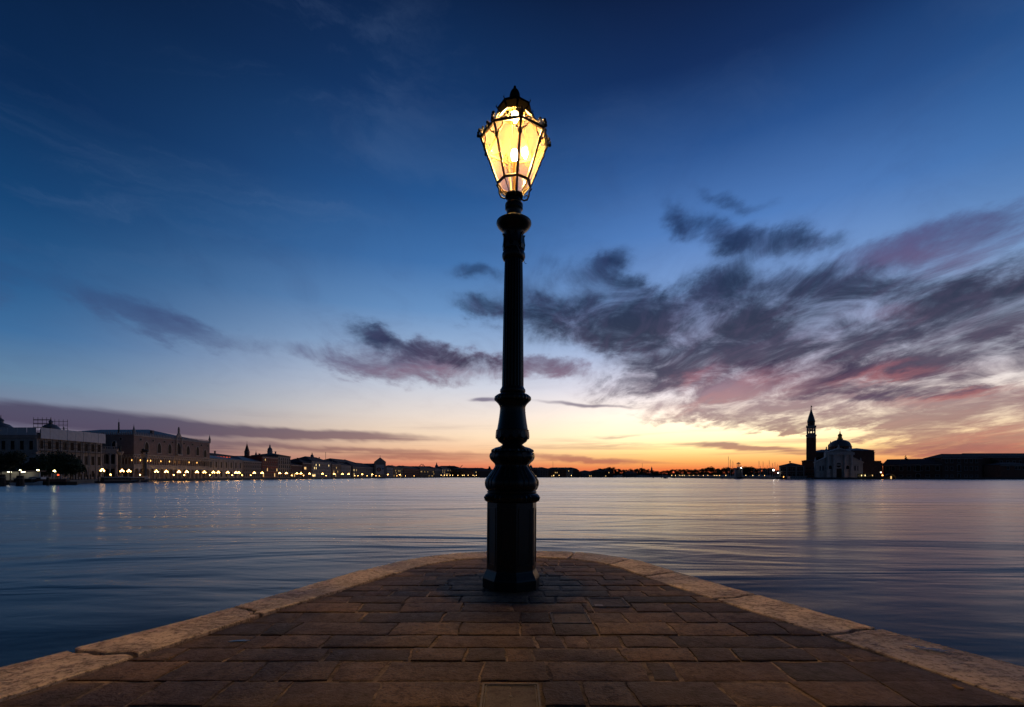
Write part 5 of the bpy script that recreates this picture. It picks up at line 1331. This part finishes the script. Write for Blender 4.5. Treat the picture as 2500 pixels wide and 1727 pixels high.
MB().box(-6.5, -2.5, -1.2, 1.4, 1.1, 2.6).build('cabin', MATS['white_paint'], bg); MB().box(-6.2, -2.8, -1.26, -1.2, 1.8, 2.4).build('cabin_window', MATS['glass_dark'], bg)
for i in range(6): MB().tube([(-8 + 2.6 * i, -1.82, 1.1), (-8 + 2.6 * i, -1.82, 2.3)], 0.05, 5).build('stanchion', MATS['steel'], bg)
def wharf_lamp(px, D, yp, label):
    x = at(px, D); z = zpx(yp, D); r = empty('wharf_lamp', (x, D, 0)); tag(r, label, 'street lamp')
    MB().lathe([(0.12, -1.6), (0.08, z)], 8).build('post', MATS['steel'], r)
    MB().tube([(0, 0, z), (0.2, -0.4, z + 0.35), (0.3, -1.0, z + 0.3)], 0.05, 5).build('arm', MATS['steel'], r)
    g = bmesh.new(); bmesh.ops.create_icosphere(g, subdivisions=1, radius=0.32); me = bpy.data.meshes.new('lamp_head'); g.to_mesh(me); g.free(); me.materials.append(MATS['globe_yellow'])
    o = link('lamp_head', me, None, r, (0.3, -1.1, z + 0.1)); o.scale = (1.3, 0.8, 0.8)
glow('globe_yellow', (1.0, 0.86, 0.36), 34.0)
wharf_lamp(55, 166, 1150, 'bright wharf lamp over the lit landing stage'); wharf_lamp(98, 168, 1149.5, 'bright wharf lamp between the landing stage and the barge'); wharf_lamp(138, 170, 1151, 'bright wharf lamp with a red signal over the barge')
o = MB().lathe([(0.18, -0.2), (0.22, 0), (0.18, 0.2)], 8).build('signal_light', MATS['signal_red'], None, False, (at(142, 168), 168, zpx(1160, 168))); tag(o, 'small red signal light under the bright wharf lamp', 'signal light')
def boat(name, label, px, D, L, rz, hull='dark_hull', cabin='white_paint', lit=None, ch=1.8, nw=5, cat='boat'):
    r = empty(name, (at(px, D), D, WATER), rz); tag(r, label, cat)
    h = L / 2; w = max(1.1, L * 0.12)
    m = MB(); b = 0
    pl_ = [(-h, -w * 0.8), (h * 0.55, -w), (h * 0.85, -w * 0.55), (h, 0), (h * 0.85, w * 0.55), (h * 0.55, w), (-h, w * 0.8)]
    n = len(pl_); m.v = [(x * 0.94, y * 0.8, -0.3) for x, y in pl_] + [(x, y, 0.8 + (0.5 if x > h * 0.8 else 0.0)) for x, y in pl_]
    m.f = [tuple(reversed(range(n))), tuple(range(n, 2 * n))] + [(i, (i + 1) % n, n + (i + 1) % n, n + i) for i in range(n)]
    m.build('hull', MATS[hull], r)
    MB().box(-h * 0.75, h * 0.35, -w * 0.7, w * 0.7, 0.8, 0.8 + ch).build('cabin', MATS[cabin], r)
    MB().box(-h * 0.8, h * 0.42, -w * 0.8, w * 0.8, 0.8 + ch, 0.95 + ch).build('cabin_roof', MATS['white_paint'], r)
    wl = h * 1.1 / nw
    for sgn in (-1, 1):
        for i in range(nw): MB().box(-wl * 0.4, wl * 0.4, -0.02, 0.02, 0, ch * 0.45).build('cabin_window', MATS[lit or 'glass_dark'], r, False, (-h * 0.75 + wl * (i + 0.5), sgn * (w * 0.7 + 0.01), 0.8 + ch * 0.4))
    return r
boat('water_taxi', 'small white water taxi moored beside the pile cluster', 67, 152, 8.5, 0.2, 'white_paint', 'timber', None, 1.2, 4)
boat('moored_launch', 'dark launch with a long cabin lying off the library end', 292, 205, 17, 1.2, 'dark_hull', 'dark_hull', None, 1.6, 6)
boat('moored_launch', 'second dark launch lying off the palace arcade', 338, 236, 13, 1.4, 'dark_hull', 'dark_hull', None, 1.4, 5)
boat('ferry', 'distant ferry with a bright band of lit windows along the far quay', 1053, 1130, 36, 0.1, 'white_paint', 'white_paint', 'window_yellow', 4.6, 9)
boat('passenger_boat', 'pale passenger boat moored by the far quay before the ferry', 997, 985, 26, 0.3, 'white_paint', 'white_paint', None, 3.4, 7)
boat('small_motorboat', 'tiny dark motorboat alone on the open water below the far trees', 1625, 640, 7, 0.1, 'dark_hull', 'white_paint', None, 1.0, 3)
boat('workboat', 'tiny dark workboat close by the lamp post on the open water', 1178, 900, 10, 0.1, 'dark_hull', 'dark_hull', None, 1.4, 3)
boat('water_bus', 'long water bus lying before the low harbour building', 1952, 425, 26, 0.02, 'dark_hull', 'white_paint', None, 2.0, 9)
o = MB().lathe([(0.2, -0.25), (0.3, 0), (0.2, 0.25)], 8).build('signal_light', MATS['globe_orange'], None, False, (at(1913, 424), 424, zpx(1165, 424))); tag(o, 'small orange light at the stern of the water bus', 'signal light')
for i, p in enumerate((1595, 1615, 1646, 1700, 1719)): dolphin(p, 760, 0.9, 5.0, 3, '%s channel pile group in the open water below the far trees' % ORD[i], 'channel piles off the far trees')

# ================================================================== ISLAND WITH THE CHURCH
isl = [(at(1752, 560), 552), (at(1815, 560), 552), (at(1890, 470), 468), (at(1990, 450), 449), (at(2210, 440), 440), (at(2600, 430), 430), (900, 430), (900, 900), (300, 900), (at(1752, 600), 600)]
o = land('island_quay', isl, 'low dark quay of the church island', 0.3)
U = 350.0 / 2148.0
def ix(x): return 1850 + U * x
def iy(y): return 960 + U * y
DF = 462.0
def cx(x, D=DF): return at(ix(x), D)
def cz(y, D=DF): return zpx(iy(y), D)
# bell tower
def campanile():
    D = 500.0; xc = cx(800, D); yaw = math.atan2(xc, D); w = (875 - 728) / 2 * U * D / F * math.cos(yaw)
    r = empty('brick_bell_tower', (xc, D, 0), -yaw); tag(r, 'tall brick bell tower with a pale open belfry and green pointed spire', 'tower')
    Z = lambda y: cz(y, D)
    MB().box(-w, w, -w, w, 0, Z(675)).build('shaft', MATS['brick'], r)
    for sx in (-1, -0.33, 0.33, 1): MB().box(sx * w * 0.93 - 0.35, sx * w * 0.93 + 0.35, -w - 0.3, -w, 0, Z(700)).build('lesene', MATS['brick'], r)
    MB().box(-w * 1.0, w * 1.0, -w * 1.0, w * 1.0, Z(675), Z(645)).build('stone_band', MATS['marble'], r)
    MB().box(-w * 1.1, w * 1.1, -w * 1.1, w * 1.1, Z(645), Z(628)).build('lower_cornice', MATS['marble'], r)
    w2 = w * 0.93; zb0, zb1 = Z(628), Z(515)
    MB().box(-w2, w2, -w2, w2, zb0, Z(603)).build('belfry_floor', MATS['marble'], r)
    MB().box(-w2, w2, -w2, w2, Z(528), zb1).build('belfry_top', MATS['marble'], r)
    za, zz = Z(603), Z(528)
    for px_ in (-1, -0.36, 0.36, 1):
        for py_ in (-1, 1):
            wd = w2 * (0.16 if abs(px_) < 1 else 0.2)
            c0 = px_ * (w2 - wd)
            MB().box(c0 - wd, c0 + wd, py_ * w2 - (0 if py_ < 0 else 2 * wd), py_ * w2 + (2 * wd if py_ < 0 else 0), za, zz).build('belfry_pier', MATS['marble'], r)
    for py_ in (-0.36, 0.36):
        for px_ in (-1, 1): MB().box(px_ * w2 - (0 if px_ < 0 else 1.2), px_ * w2 + (1.2 if px_ < 0 else 0), py_ * w2 - 0.6, py_ * w2 + 0.6, za, zz).build('side_pier', MATS['marble'], r)
    zm = Z(552)
    for px_ in (-0.66, 0.0, 0.66): # bell beams
        MB().lathe([(0.9, zm - 1.4), (0.75, zm - 0.4), (0.35, zm + 0.6)], 10, (px_ * w2, 0)).build('bell', MATS['bronze'], r)
    MB().box(-w2, w2, -0.3, 0.3, Z(545), Z(536)).build('bell_beam', MATS['timber'], r)
    MB().box(-w * 1.05, w * 1.05, -w * 1.05, w * 1.05, zb1, Z(497)).build('upper_cornice', MATS['marble'], r)
    for i in range(8):
        for py_ in (-1, 1): MB().box(-0.15, 0.15, -0.15, 0.15, Z(497), Z(480)).build('baluster', MATS['marble'], r, False, (w * (-0.95 + 1.9 * i / 7), py_ * w * 0.95, 0))
    MB().lathe([(w * 0.80, Z(497)), (w * 0.80, Z(445)), (w * 0.88, Z(440)), (w * 0.88, Z(428))], 8, phase=PI / 8).build('drum', MATS['brick_dark'], r)
    for i in range(8):
        a = i * PI / 4; q = w * 0.80 * math.cos(PI / 8); window(r, q * math.sin(a), Z(490), w * 0.24, Z(448) - Z(490), 'arch', None, 'marble', y=-q * math.cos(a), rotz=a)
    MB().lathe([(w * 0.86, Z(428)), (w * 0.60, Z(360)), (w * 0.33, Z(300)), (w * 0.10, Z(245)), (w * 0.10, Z(238))], 16).build('spire', MATS['copper_roof'], r, True)
    m = MB(); z1 = Z(238); m.lathe([(0.5, z1), (0.5, z1 + 0.5), (0.35, z1 + 1.2), (0.55, z1 + 2.2), (0.2, z1 + 2.9), (0.35, z1 + 3.4), (0.1, z1 + 3.9)], 8); m.slab([(-0.2, z1 + 1.6), (0.9, z1 + 1.9), (1.0, z1 + 3.0), (0.1, z1 + 2.8)], -0.12, 0.12); m.build('angel', MATS['gold'], r)
campanile()
def church():
    r = empty('domed_church', (cx(1222), DF, 0)); tag(r, 'large domed church with a white temple front of four tall columns', 'church')
    k = U * DF / F
    X = lambda x: (x - 1222) * k
    Z = lambda y: cz(y)
    # centre temple front
    MB().box(X(1015), X(1430), 0, 2.5, -0.3, Z(890)).build('front_wall', MATS['white_marble'], r)
    MB().slab([(X(1005), Z(890)), (X(1440), Z(890)), (X(1222), Z(822))], -1.2, 2.4).build('pediment', MATS['white_marble'], r)
    MB().slab([(X(1060), Z(880)), (X(1385), Z(880)), (X(1222), Z(838))], -1.26, -1.2).build('tympanum', MATS['pale_stucco'], r)
    MB().box(X(1008), X(1437), -1.5, 0, Z(925), Z(893)).build('entablature', MATS['white_marble'], r)
    for c in (1036, 1126, 1292, 1390):
        q = 17 * k
        MB().lathe([(q, Z(1150)), (q * 0.95, Z(1130)), (q * 0.85, Z(960)), (q * 0.9, Z(945)), (q * 1.25, Z(926))], 14, (X(c), -0.9)).build('column', MATS['white_marble'], r, True)
        MB().box(X(c) - q * 1.3, X(c) + q * 1.3, -2.4, 0, -0.3, Z(1165)).build('pedestal', MATS['white_marble'], r); MB().box(X(c) - q * 1.5, X(c) + q * 1.5, -2.6, 0, Z(1165), Z(1150)).build('pedestal_cap', MATS['white_marble'], r)
    MB().box(X(1005), X(1440), -0.5, 0, Z(1085), Z(1072)).build('string_course', MATS['white_marble'], r)
    dr = empty('main_door', (X(1215), -0.05, 0.0)); dr.parent = r
    MB().box(-40 * k, 40 * k, -0.1, 0.1, 0, Z(1130)).build('door_leaf', MATS['timber'], dr)
    MB().ring([(-52 * k, 0), (52 * k, 0), (52 * k, Z(1118)), (-52 * k, Z(1118))], [(-40 * k, 0.02), (40 * k, 0.02), (40 * k, Z(1130)), (-40 * k, Z(1130))], -0.4, 0.0).build('door_frame', MATS['white_marble'], dr)
    window(r, X(1212), Z(1118), 5.0, 5.0, 'round', None, 'white_marble')
    for c in (1085, 1345): window(r, X(c), Z(1140), 3.0, Z(1085) - Z(1140), 'arch', None, 'white_marble')
    MB().ring([(X(1155), Z(1050)), (X(1265), Z(1050)), (X(1265), Z(945)), (X(1155), Z(945))], [(X(1163), Z(1044)), (X(1257), Z(1044)), (X(1257), Z(951)), (X(1163), Z(951))], -0.25, 0.0).build('panel_frame', MATS['white_marble'], r)
    # wings with half pediments
    for (xo, xi) in ((865, 1015), (1580, 1430)):
        p_ = [(X(xo), -0.3), (X(xi), -0.3), (X(xi), Z(968)), (X(xo), Z(1040))]
        if xo > xi: p_ = [(p_[1]), (p_[0]), (p_[3]), (p_[2])]
        MB().slab(p_, 0.6, 2.2).build('wing_wall', MATS['white_marble'], r)
        t_ = 12 * k
        p_ = [(X(xo) + (-0.6 if xo < xi else 0.6), Z(1046)), (X(xi), Z(974)), (X(xi), Z(974) + t_), (X(xo) + (-0.6 if xo < xi else 0.6), Z(1046) + t_)]
        if xo > xi: p_ = [p_[1], p_[0], p_[3], p_[2]]
        MB().slab(p_, -0.3, 2.4).build('half_pediment', MATS['white_marble'], r)
        a_, b_ = sorted((X(xo), X(xi)))
        MB().box(a_, b_, 0.2, 0.6, Z(1060), Z(1048)).build('wing_entablature', MATS['white_marble'], r)
        MB().box(a_, b_, 0.2, 0.6, Z(1172), Z(1165)).build('wing_course', MATS['white_marble'], r)
        window(r, (a_ + b_) / 2 + (1.5 if xo < xi else -1.5), Z(1160), 3.4, Z(1095) - Z(1160), 'rect', None, 'marble', y=0.6)
        for c in ((880, 960) if xo < xi else (1565, 1485)): MB().box(X(c) - 0.7, X(c) + 0.7, 0.25, 0.6, 0, Z(1060)).build('pilaster', MATS['white_marble'], r)
        MB().lathe([(0.8, Z(1040)), (0.6, Z(1030)), (0.9, Z(1005)), (0.35, Z(985)), (0.5, Z(975)), (0.1, Z(965))], 8, (X(xo) + (1 if xo < xi else -1), 2)).build('wing_statue', MATS['white_marble'], r)
    for x_, yt in ((1038, 800), (1390, 800), (1222, 770)):
        zb = Z(870) if x_ != 1222 else Z(825)
        MB().lathe([(1.0, zb - 2), (0.9, zb), (0.7, zb + 1), (1.0, Z(yt) - 3), (0.4, Z(yt) - 1.6), (0.55, Z(yt) - 0.8), (0.1, Z(yt))], 8, (X(x_), 1)).build('pediment_statue', MATS['white_marble'], r)
    # nave, transept (behind)
    D2 = 496.0; k2 = U * D2 / F; dy = D2 - DF
    X2 = lambda x: cx(x, D2) - cx(1222)
    Z2 = lambda y: cz(y, D2)
    MB().box(X2(1065), X2(1400), 2.6, 70, -0.3, Z2(885)).build('nave_wall', MATS['brick_dark'], r)
    MB().box(X2(850), X2(1750), dy, dy + 13, -0.3, Z2(888)).build('transept_wall', MATS['brick_dark'], r)
    MB().hip(X2(850), X2(1750), dy, dy + 13, Z2(888), Z2(842), 12.0, 0.6).build('transept_roof', MATS['lead_roof'], r)
    MB().hip(X2(1065), X2(1400), 2.6, 70, Z2(885), Z2(845), 8, 0.4).build('nave_roof', MATS['lead_roof'], r)
    for x_ in (920, 1640): window(r, X2(x_), Z2(1020), 6.0, 4.5, 'arch', None, 'brick_dark', y=dy)
    MB().box(X2(960), X2(1500), 2.5, dy - 0.1, -0.3, Z2(1030)).build('aisle_wall', MATS['brick_dark'], r)
    # dome
    yd = dy + 8; xd = cx(1232, DF + yd) - cx(1222); R = 165 * k2 * 0.87
    MB().lathe([(R * 1.02, Z2(880)), (R * 1.02, Z2(812)), (R * 1.06, Z2(808)), (R * 1.06, Z2(796)), (R * 0.99, Z2(792))], 28, (xd, yd)).build('drum', MATS['brick'], r, True)
    dm = MB(); dm.lathe([(R * math.cos(PI / 2 * i / 10) * 0.99, Z2(792) + (Z2(688) - Z2(792)) * math.sin(PI / 2 * i / 10) ** 0.95) for i in range(10)] + [(R * 0.24, Z2(687))], 32, (xd, yd), mod=lambda a, j, z: 1 + 0.012 * (math.cos(a * 16) > 0.6)); dm.build('dome', MATS['lead_roof'], r, True)
    for i in range(10):
        a = 2 * PI * i / 10 + 0.3; window(r, xd + R * 1.02 * math.sin(a), Z2(848), 2.0, 3.6, 'rect', None, 'marble', y=yd - R * 1.02 * math.cos(a), rotz=a)
    q = 40 * k2 * 0.9
    MB().lathe([(q * 1.1, Z2(690)), (q * 1.1, Z2(672)), (q * 0.78, Z2(668)), (q * 0.74, Z2(632)), (q * 0.85, Z2(628)), (q * 0.8, Z2(618)), (q * 0.5, Z2(604)), (q * 0.15, Z2(594))], 12, (xd, yd)).build('lantern', MATS['gold'], r, True)
    MB().lathe([(0.5, Z2(596)), (0.7, Z2(588)), (0.35, Z2(575)), (0.55, Z2(570)), (0.1, Z2(560))], 8, (xd, yd)).build('lantern_statue', MATS['bronze'], r, True)
    MB().tube([(xd - 1.2, yd, Z2(537)), (xd + 0.6, yd, Z2(540)), (xd, yd, Z2(560))], 0.16, 4).build('weather_vane', MATS['bronze'], r)
    for x_ in (1090, 1365):
        MB().lathe([(2.6, Z2(890)), (2.5, Z2(760)), (1.6, Z2(745)), (0.7, Z2(730)), (0.12, Z2(698))], 10, (cx(x_, DF + yd + 13) - cx(1222), yd + 13)).build('turret', MATS['brick_dark'], r, True)
    return r
church()
def isl_h(name, label, x0, x1, ye, yr, D, dep, wall, rows, **k):
    a_, b_ = facing(ix(x0), ix(x1), D)
    return bld(name, label, a_, b_, dep, cz(ye, D - 5), wall, ('hip', cz(yr, D) - cz(ye, D)), rows=rows, **k)
hb = isl_h('harbour_building', 'low two-storey building with pale stone corners left of the bell tower', 322, 700, 1096, 1046, 470, 22, 'brick_dark', [(1.0, 1.7, 2.8, 6, 'rect'), (6.4, 1.7, 2.4, 6, 'rect')], base=0.3, chim=1)
Lh = math.dist(*facing(ix(322), ix(700), 470))
for x_ in (0.6, Lh * 0.30, Lh * 0.68, Lh - 0.6): MB().box(x_ - 0.6, x_ + 0.6, -0.12, 0, 0, cz(1100, 462)).build('quoin_strip', MATS['marble'], hb)
MB().box(0, Lh, -0.16, -0.125, cz(1180, 462), cz(1172, 462)).build('string_course', MATS['marble'], hb)
isl_h('tower_annex', 'small brick annex at the foot of the bell tower', 660, 860, 1020, 998, 488, 14, 'brick', [(2.0, 1.4, 2.2, 4, 'rect'), (8.0, 1.4, 2.2, 4, 'rect')], base=0.3, cornice=False)
isl_h('convent_gatehouse', 'dark gatehouse between the church and the long convent wing', 1585, 1870, 1090, 1060, 474, 16, 'brick_dark', [(1.2, 1.6, 2.8, 6, 'rect'), (6.0, 1.4, 2.0, 6, 'rect')], base=0.3, cornice=False)
V = 400.0 / 2311.0
def jx(x, D): return at(2100 + V * x, D)
def jz(y, D): return zpx(1060 + V * y, D)
def conv(name, label, x0, x1, ye, yr, D, dep, wall, wins, **k):
    turn = k.pop('turn', False)
    a_, b_ = facing(2100 + V * x0, 2100 + V * x1, D) if turn else ((jx(x0, D), D), (jx(x1, D), D))
    Dm = (a_[1] + b_[1]) / 2
    r = bld(name, label, a_, b_, dep, jz(ye, Dm) - 0.3, wall, ('hip', jz(yr, Dm) - jz(ye, Dm)), rows=[], base=0.3, **k)
    Lw = math.dist(a_, b_)
    for (x, y, w, h, st) in wins: window(r, Lw * (x - x0) / (x1 - x0), jz(y, Dm) - 0.3, w, h, st, None, 'marble')
    return r
W1 = [(x, 516, 2.2, 4.0, 'rect') for x in (390, 475, 590, 700, 960, 1095)] + [(828, 524, 3.0, 6.2, 'arch'), (780, 516, 1.5, 3.6, 'rect'), (876, 516, 1.5, 3.6, 'rect')] + [(x, 602, 2.6, 1.6, 'rect') for x in (585, 700, 960, 1095)] + [(828, 625, 3.0, 4.4, 'arch')]
conv('convent_wing', 'long dark convent wing with a large central arched window', 320, 1150, 430, 346, 474, 26, 'brick_dark', W1, chim=1, turn=True, run=4.0)
W2 = [(x, 404, 2.0, 3.2, 'rect') for x in (1215, 1290, 1390, 1490, 1565, 1640)] + [(x, 508, 2.0, 3.4, 'rect') for x in (1215, 1290, 1490, 1565, 1640)] + [(1392, 524, 3.0, 6.2, 'arch')] + [(x, 604, 2.2, 1.6, 'rect') for x in (1215, 1290, 1490, 1565, 1640)] + [(1392, 625, 2.6, 4.4, 'arch')]
conv('convent_hall', 'taller dark convent hall with two rows of pale-framed windows', 1155, 1720, 336, 272, 450, 20, 'brick_dark', W2, run=9.0)
conv('convent_rear_hall', 'long high-roofed hall set back behind the taller convent hall', 1560, 2600, 322, 264, 474, 22, 'brick_dark', [(1900 + 90 * i, 420, 2.2, 3.0, 'rect') for i in range(6)], run=3.0)
conv('convent_lodge', 'low brick lodge with a pale corner at the far picture edge', 1980, 2420, 438, 398, 452, 16, 'brick', [(x, 500, 1.8, 3.0, 'rect') for x in (2085, 2200, 2245, 2300)], chim=0)
for i, (x, y, w, lab) in enumerate(((645, 315, 5.0, 'dark cypress top rising over the convent wing roof'), (1880, 330, 9.0, 'dark tree between the convent hall and the lodge'), (1810, 420, 9.0, 'lower dark tree beside the convent hall'))):
    D = 492 if i == 0 else 470; tree(jx(x, D), D, jz(y, D), w, i, lab, z=0.0)
tree(cx(1790, 520), 520, cz(1025, 520), 14, 3, 'dark tree top between the church and the convent wing')
# landing place and lamps in front of the church
def isl_lamp(x, y, D, mat, rad, label):
    z = jz(y, D); r = empty('landing_lamp', (jx(x, D), D, 0.3)); tag(r, label, 'street lamp')
    MB().lathe([(0.14, 0), (0.08, z - 0.5)], 8).build('post', MATS['iron'], r)
    g = bmesh.new(); bmesh.ops.create_icosphere(g, subdivisions=1, radius=rad); me = bpy.data.meshes.new('globe'); g.to_mesh(me); g.free(); me.materials.append(MATS[mat]); link('globe', me, None, r, (0, 0, z - 0.3))
isl_lamp(23, 583, 446, 'globe_orange', 0.55, 'orange lamp at the landing before the church, nearest the church door')
isl_lamp(63, 580, 446, 'globe_white', 0.45, 'white lamp at the landing between the orange lamp and the shelter')
isl_lamp(293, 542, 450, 'globe_white', 0.55, 'tall white lamp at the corner of the convent wing')
isl_lamp(315, 583, 446, 'globe_orange', 0.55, 'orange lamp below the tall white lamp at the convent corner')
sh = empty('landing_shelter', (jx(165, 442), 442, 0.3)); tag(sh, 'low glazed landing shelter with lit windows before the gatehouse', 'shelter')
MB().box(-11, 8, 0, 4, 3.2, 3.5).build('roof', MATS['dark_hull'], sh)
for i in range(6): MB().box(-0.15, 0.15, 0.2, 0.5, 0, 3.2).build('post', MATS['steel'], sh, False, (-10 + 3.4 * i, 0, 0))
for i, m_ in ((0, 'window_yellow'), (1, 'window_yellow'), (3, 'window_lit')): MB().box(0.6, 1.7, 1.8, 1.9, 1.2, 2.5).build('lit_panel', MATS[m_], sh, False, (-9.6 + 3.4 * i, 0, 0))
MB().box(-11, 8, 3.4, 3.6, 0, 3.2).build('back_panel', MATS['dark_hull'], sh)
ar = empty('arched_gangway', (jx(432, 436), 436, WATER)); tag(ar, 'small arched canopy standing at the water before the convent wing', 'canopy')
MB().ring([(5.6 * math.cos(PI * i / 12), 5.2 * math.sin(PI * i / 12)) for i in range(13)], [(5.2 * math.cos(PI * i / 12), 4.8 * math.sin(PI * i / 12)) for i in range(13)], 0, 3).build('arch_rib', MATS['steel'], ar)
MB().box(-5.4, 5.4, 0, 3, -0.2, 0.5).build('pontoon', MATS['dark_hull'], ar)
MB().box(1.8, 3.0, 2.6, 2.7, 0.6, 3.0).build('lit_door', MATS['window_lit'], ar)
# harbour: lighthouse, sailing boats, floodlight
lh = empty('lighthouse', (at(1803, 556), 556, 0.3)); tag(lh, 'small white stone lighthouse tower at the harbour mouth', 'lighthouse')
D = 556; k = D / F; hw = 9.6 * k / 1.0 * 0.95
MB().lathe([(hw * 1.12, 0), (hw * 1.05, 2.0), (hw * 1.0, zpx(1147, D)), (hw * 1.15, zpx(1146, D)), (hw * 1.15, zpx(1143.5, D))], 8, phase=PI / 8).build('tower', MATS['marble'], lh)
MB().lathe([(hw * 0.42, zpx(1143.5, D)), (hw * 0.42, zpx(1141, D))], 8).build('lantern_base', MATS['marble'], lh)
for i in range(6): MB().tube([(hw * 0.38 * math.cos(i * PI / 3), hw * 0.38 * math.sin(i * PI / 3), zpx(1141, D)), (hw * 0.38 * math.cos(i * PI / 3), hw * 0.38 * math.sin(i * PI / 3), zpx(1133, D))], 0.25, 5).build('lantern_column', MATS['marble'], lh)
MB().lathe([(hw * 0.55, zpx(1133, D)), (hw * 0.5, zpx(1132, D)), (0.1, zpx(1129.5, D))], 10).build('lantern_roof', MATS['lead_roof'], lh)
for z_, n_ in ((3, 1), (8.5, 1)):
    for a in (0.0, PI / 4, -PI / 4): window(lh, hw * 0.94 * math.sin(a), z_, 1.2, 2.0, 'rect', None, 'marble', y=-hw * 0.94 * math.cos(a), rotz=a)
def flood(px, D, py, s, label):
    z = zpx(py, D); r = empty('floodlight_mast', (at(px, D), D, 0.3)); tag(r, label, 'floodlight')
    MB().lathe([(0.2, 0), (0.12, z - 0.5)], 8).build('mast', MATS['steel'], r); MB().box(-1.2, 1.2, -0.2, 0.3, z + 1.2, z + 2.0).build('head', MATS['dark_hull'], r)
    g = bmesh.new(); bmesh.ops.create_icosphere(g, subdivisions=1, radius=s); me = bpy.data.meshes.new('lamp'); g.to_mesh(me); g.free(); me.materials.append(MATS['flood']); link('lamp', me, None, r, (0, -0.6, z - 0.3))
flood(1888, 480, 1148, 0.85, 'very bright white floodlight at the harbour before the low building')
flood(1809, 550, 1142.5, 0.45, 'white light beside the lighthouse lantern'); flood(1899, 470, 1155, 0.42, 'small pale lamp between the floodlight and the low building')
def yacht(px, D, yt, L, label, group='moored sailing yachts in the harbour'):
    r = empty('sailing_yacht', (at(px, D), D, WATER), 0.3); tag(r, label, 'yacht', group); h = L / 2; w = L * 0.14
    m = MB(); pl_ = [(-h, -w * 0.6), (0, -w), (h * 0.6, -w * 0.6), (h, 0), (h * 0.6, w * 0.6), (0, w), (-h, w * 0.6)]; n = 7
    m.v = [(x * 0.9, y * 0.6, -0.2) for x, y in pl_] + [(x, y, 1.1 + 0.3 * max(0, x / h)) for x, y in pl_]
    m.f = [tuple(reversed(range(n))), tuple(range(n, 2 * n))] + [(i, (i + 1) % n, n + (i + 1) % n, n + i) for i in range(n)]
    m.build('hull', MATS['white_paint'], r); MB().box(-h * 0.4, h * 0.25, -w * 0.5, w * 0.5, 1.1, 1.7).build('cabin', MATS['white_paint'], r)
    zt = zpx(yt, D) - WATER; MB().tube([(0.1 * h, 0, 1.1), (0.1 * h, 0, zt)], 0.17, 5).build('mast', MATS['white_paint'], r); MB().tube([(0.1 * h, 0, 2.4), (-h * 0.7, 0, 2.6)], 0.12, 5).build('boom', MATS['white_paint'], r)
    MB().tube([(h, 0, 1.4), (0.1 * h, 0, zt * 0.97)], 0.05, 4).build('forestay', MATS['steel'], r)
for i, (p, yt) in enumerate(((1777, 1114), (1782, 1122), (1788, 1125))): yacht(p, 545, yt, 13, ['sailing yacht with the tallest mast, moored beside the lighthouse', 'sailing yacht between the tallest mast and the lighthouse', 'sailing yacht nearest to the lighthouse'][i])
MSTS = [(1840, 1143), (1852, 1125), (1856, 1138), (1862, 1127), (1867, 1141), (1872, 1136), (1877, 1124), (1880, 1140), (1885, 1131), (1891, 1129), (1894, 1139), (1897, 1134), (1901, 1136)]
for i, (p, yt) in enumerate(MSTS): yacht(p, 560 + 4 * (i % 5), yt, 11, '%s mast of the yachts behind the floodlight, counting from the lighthouse' % ORD[i])
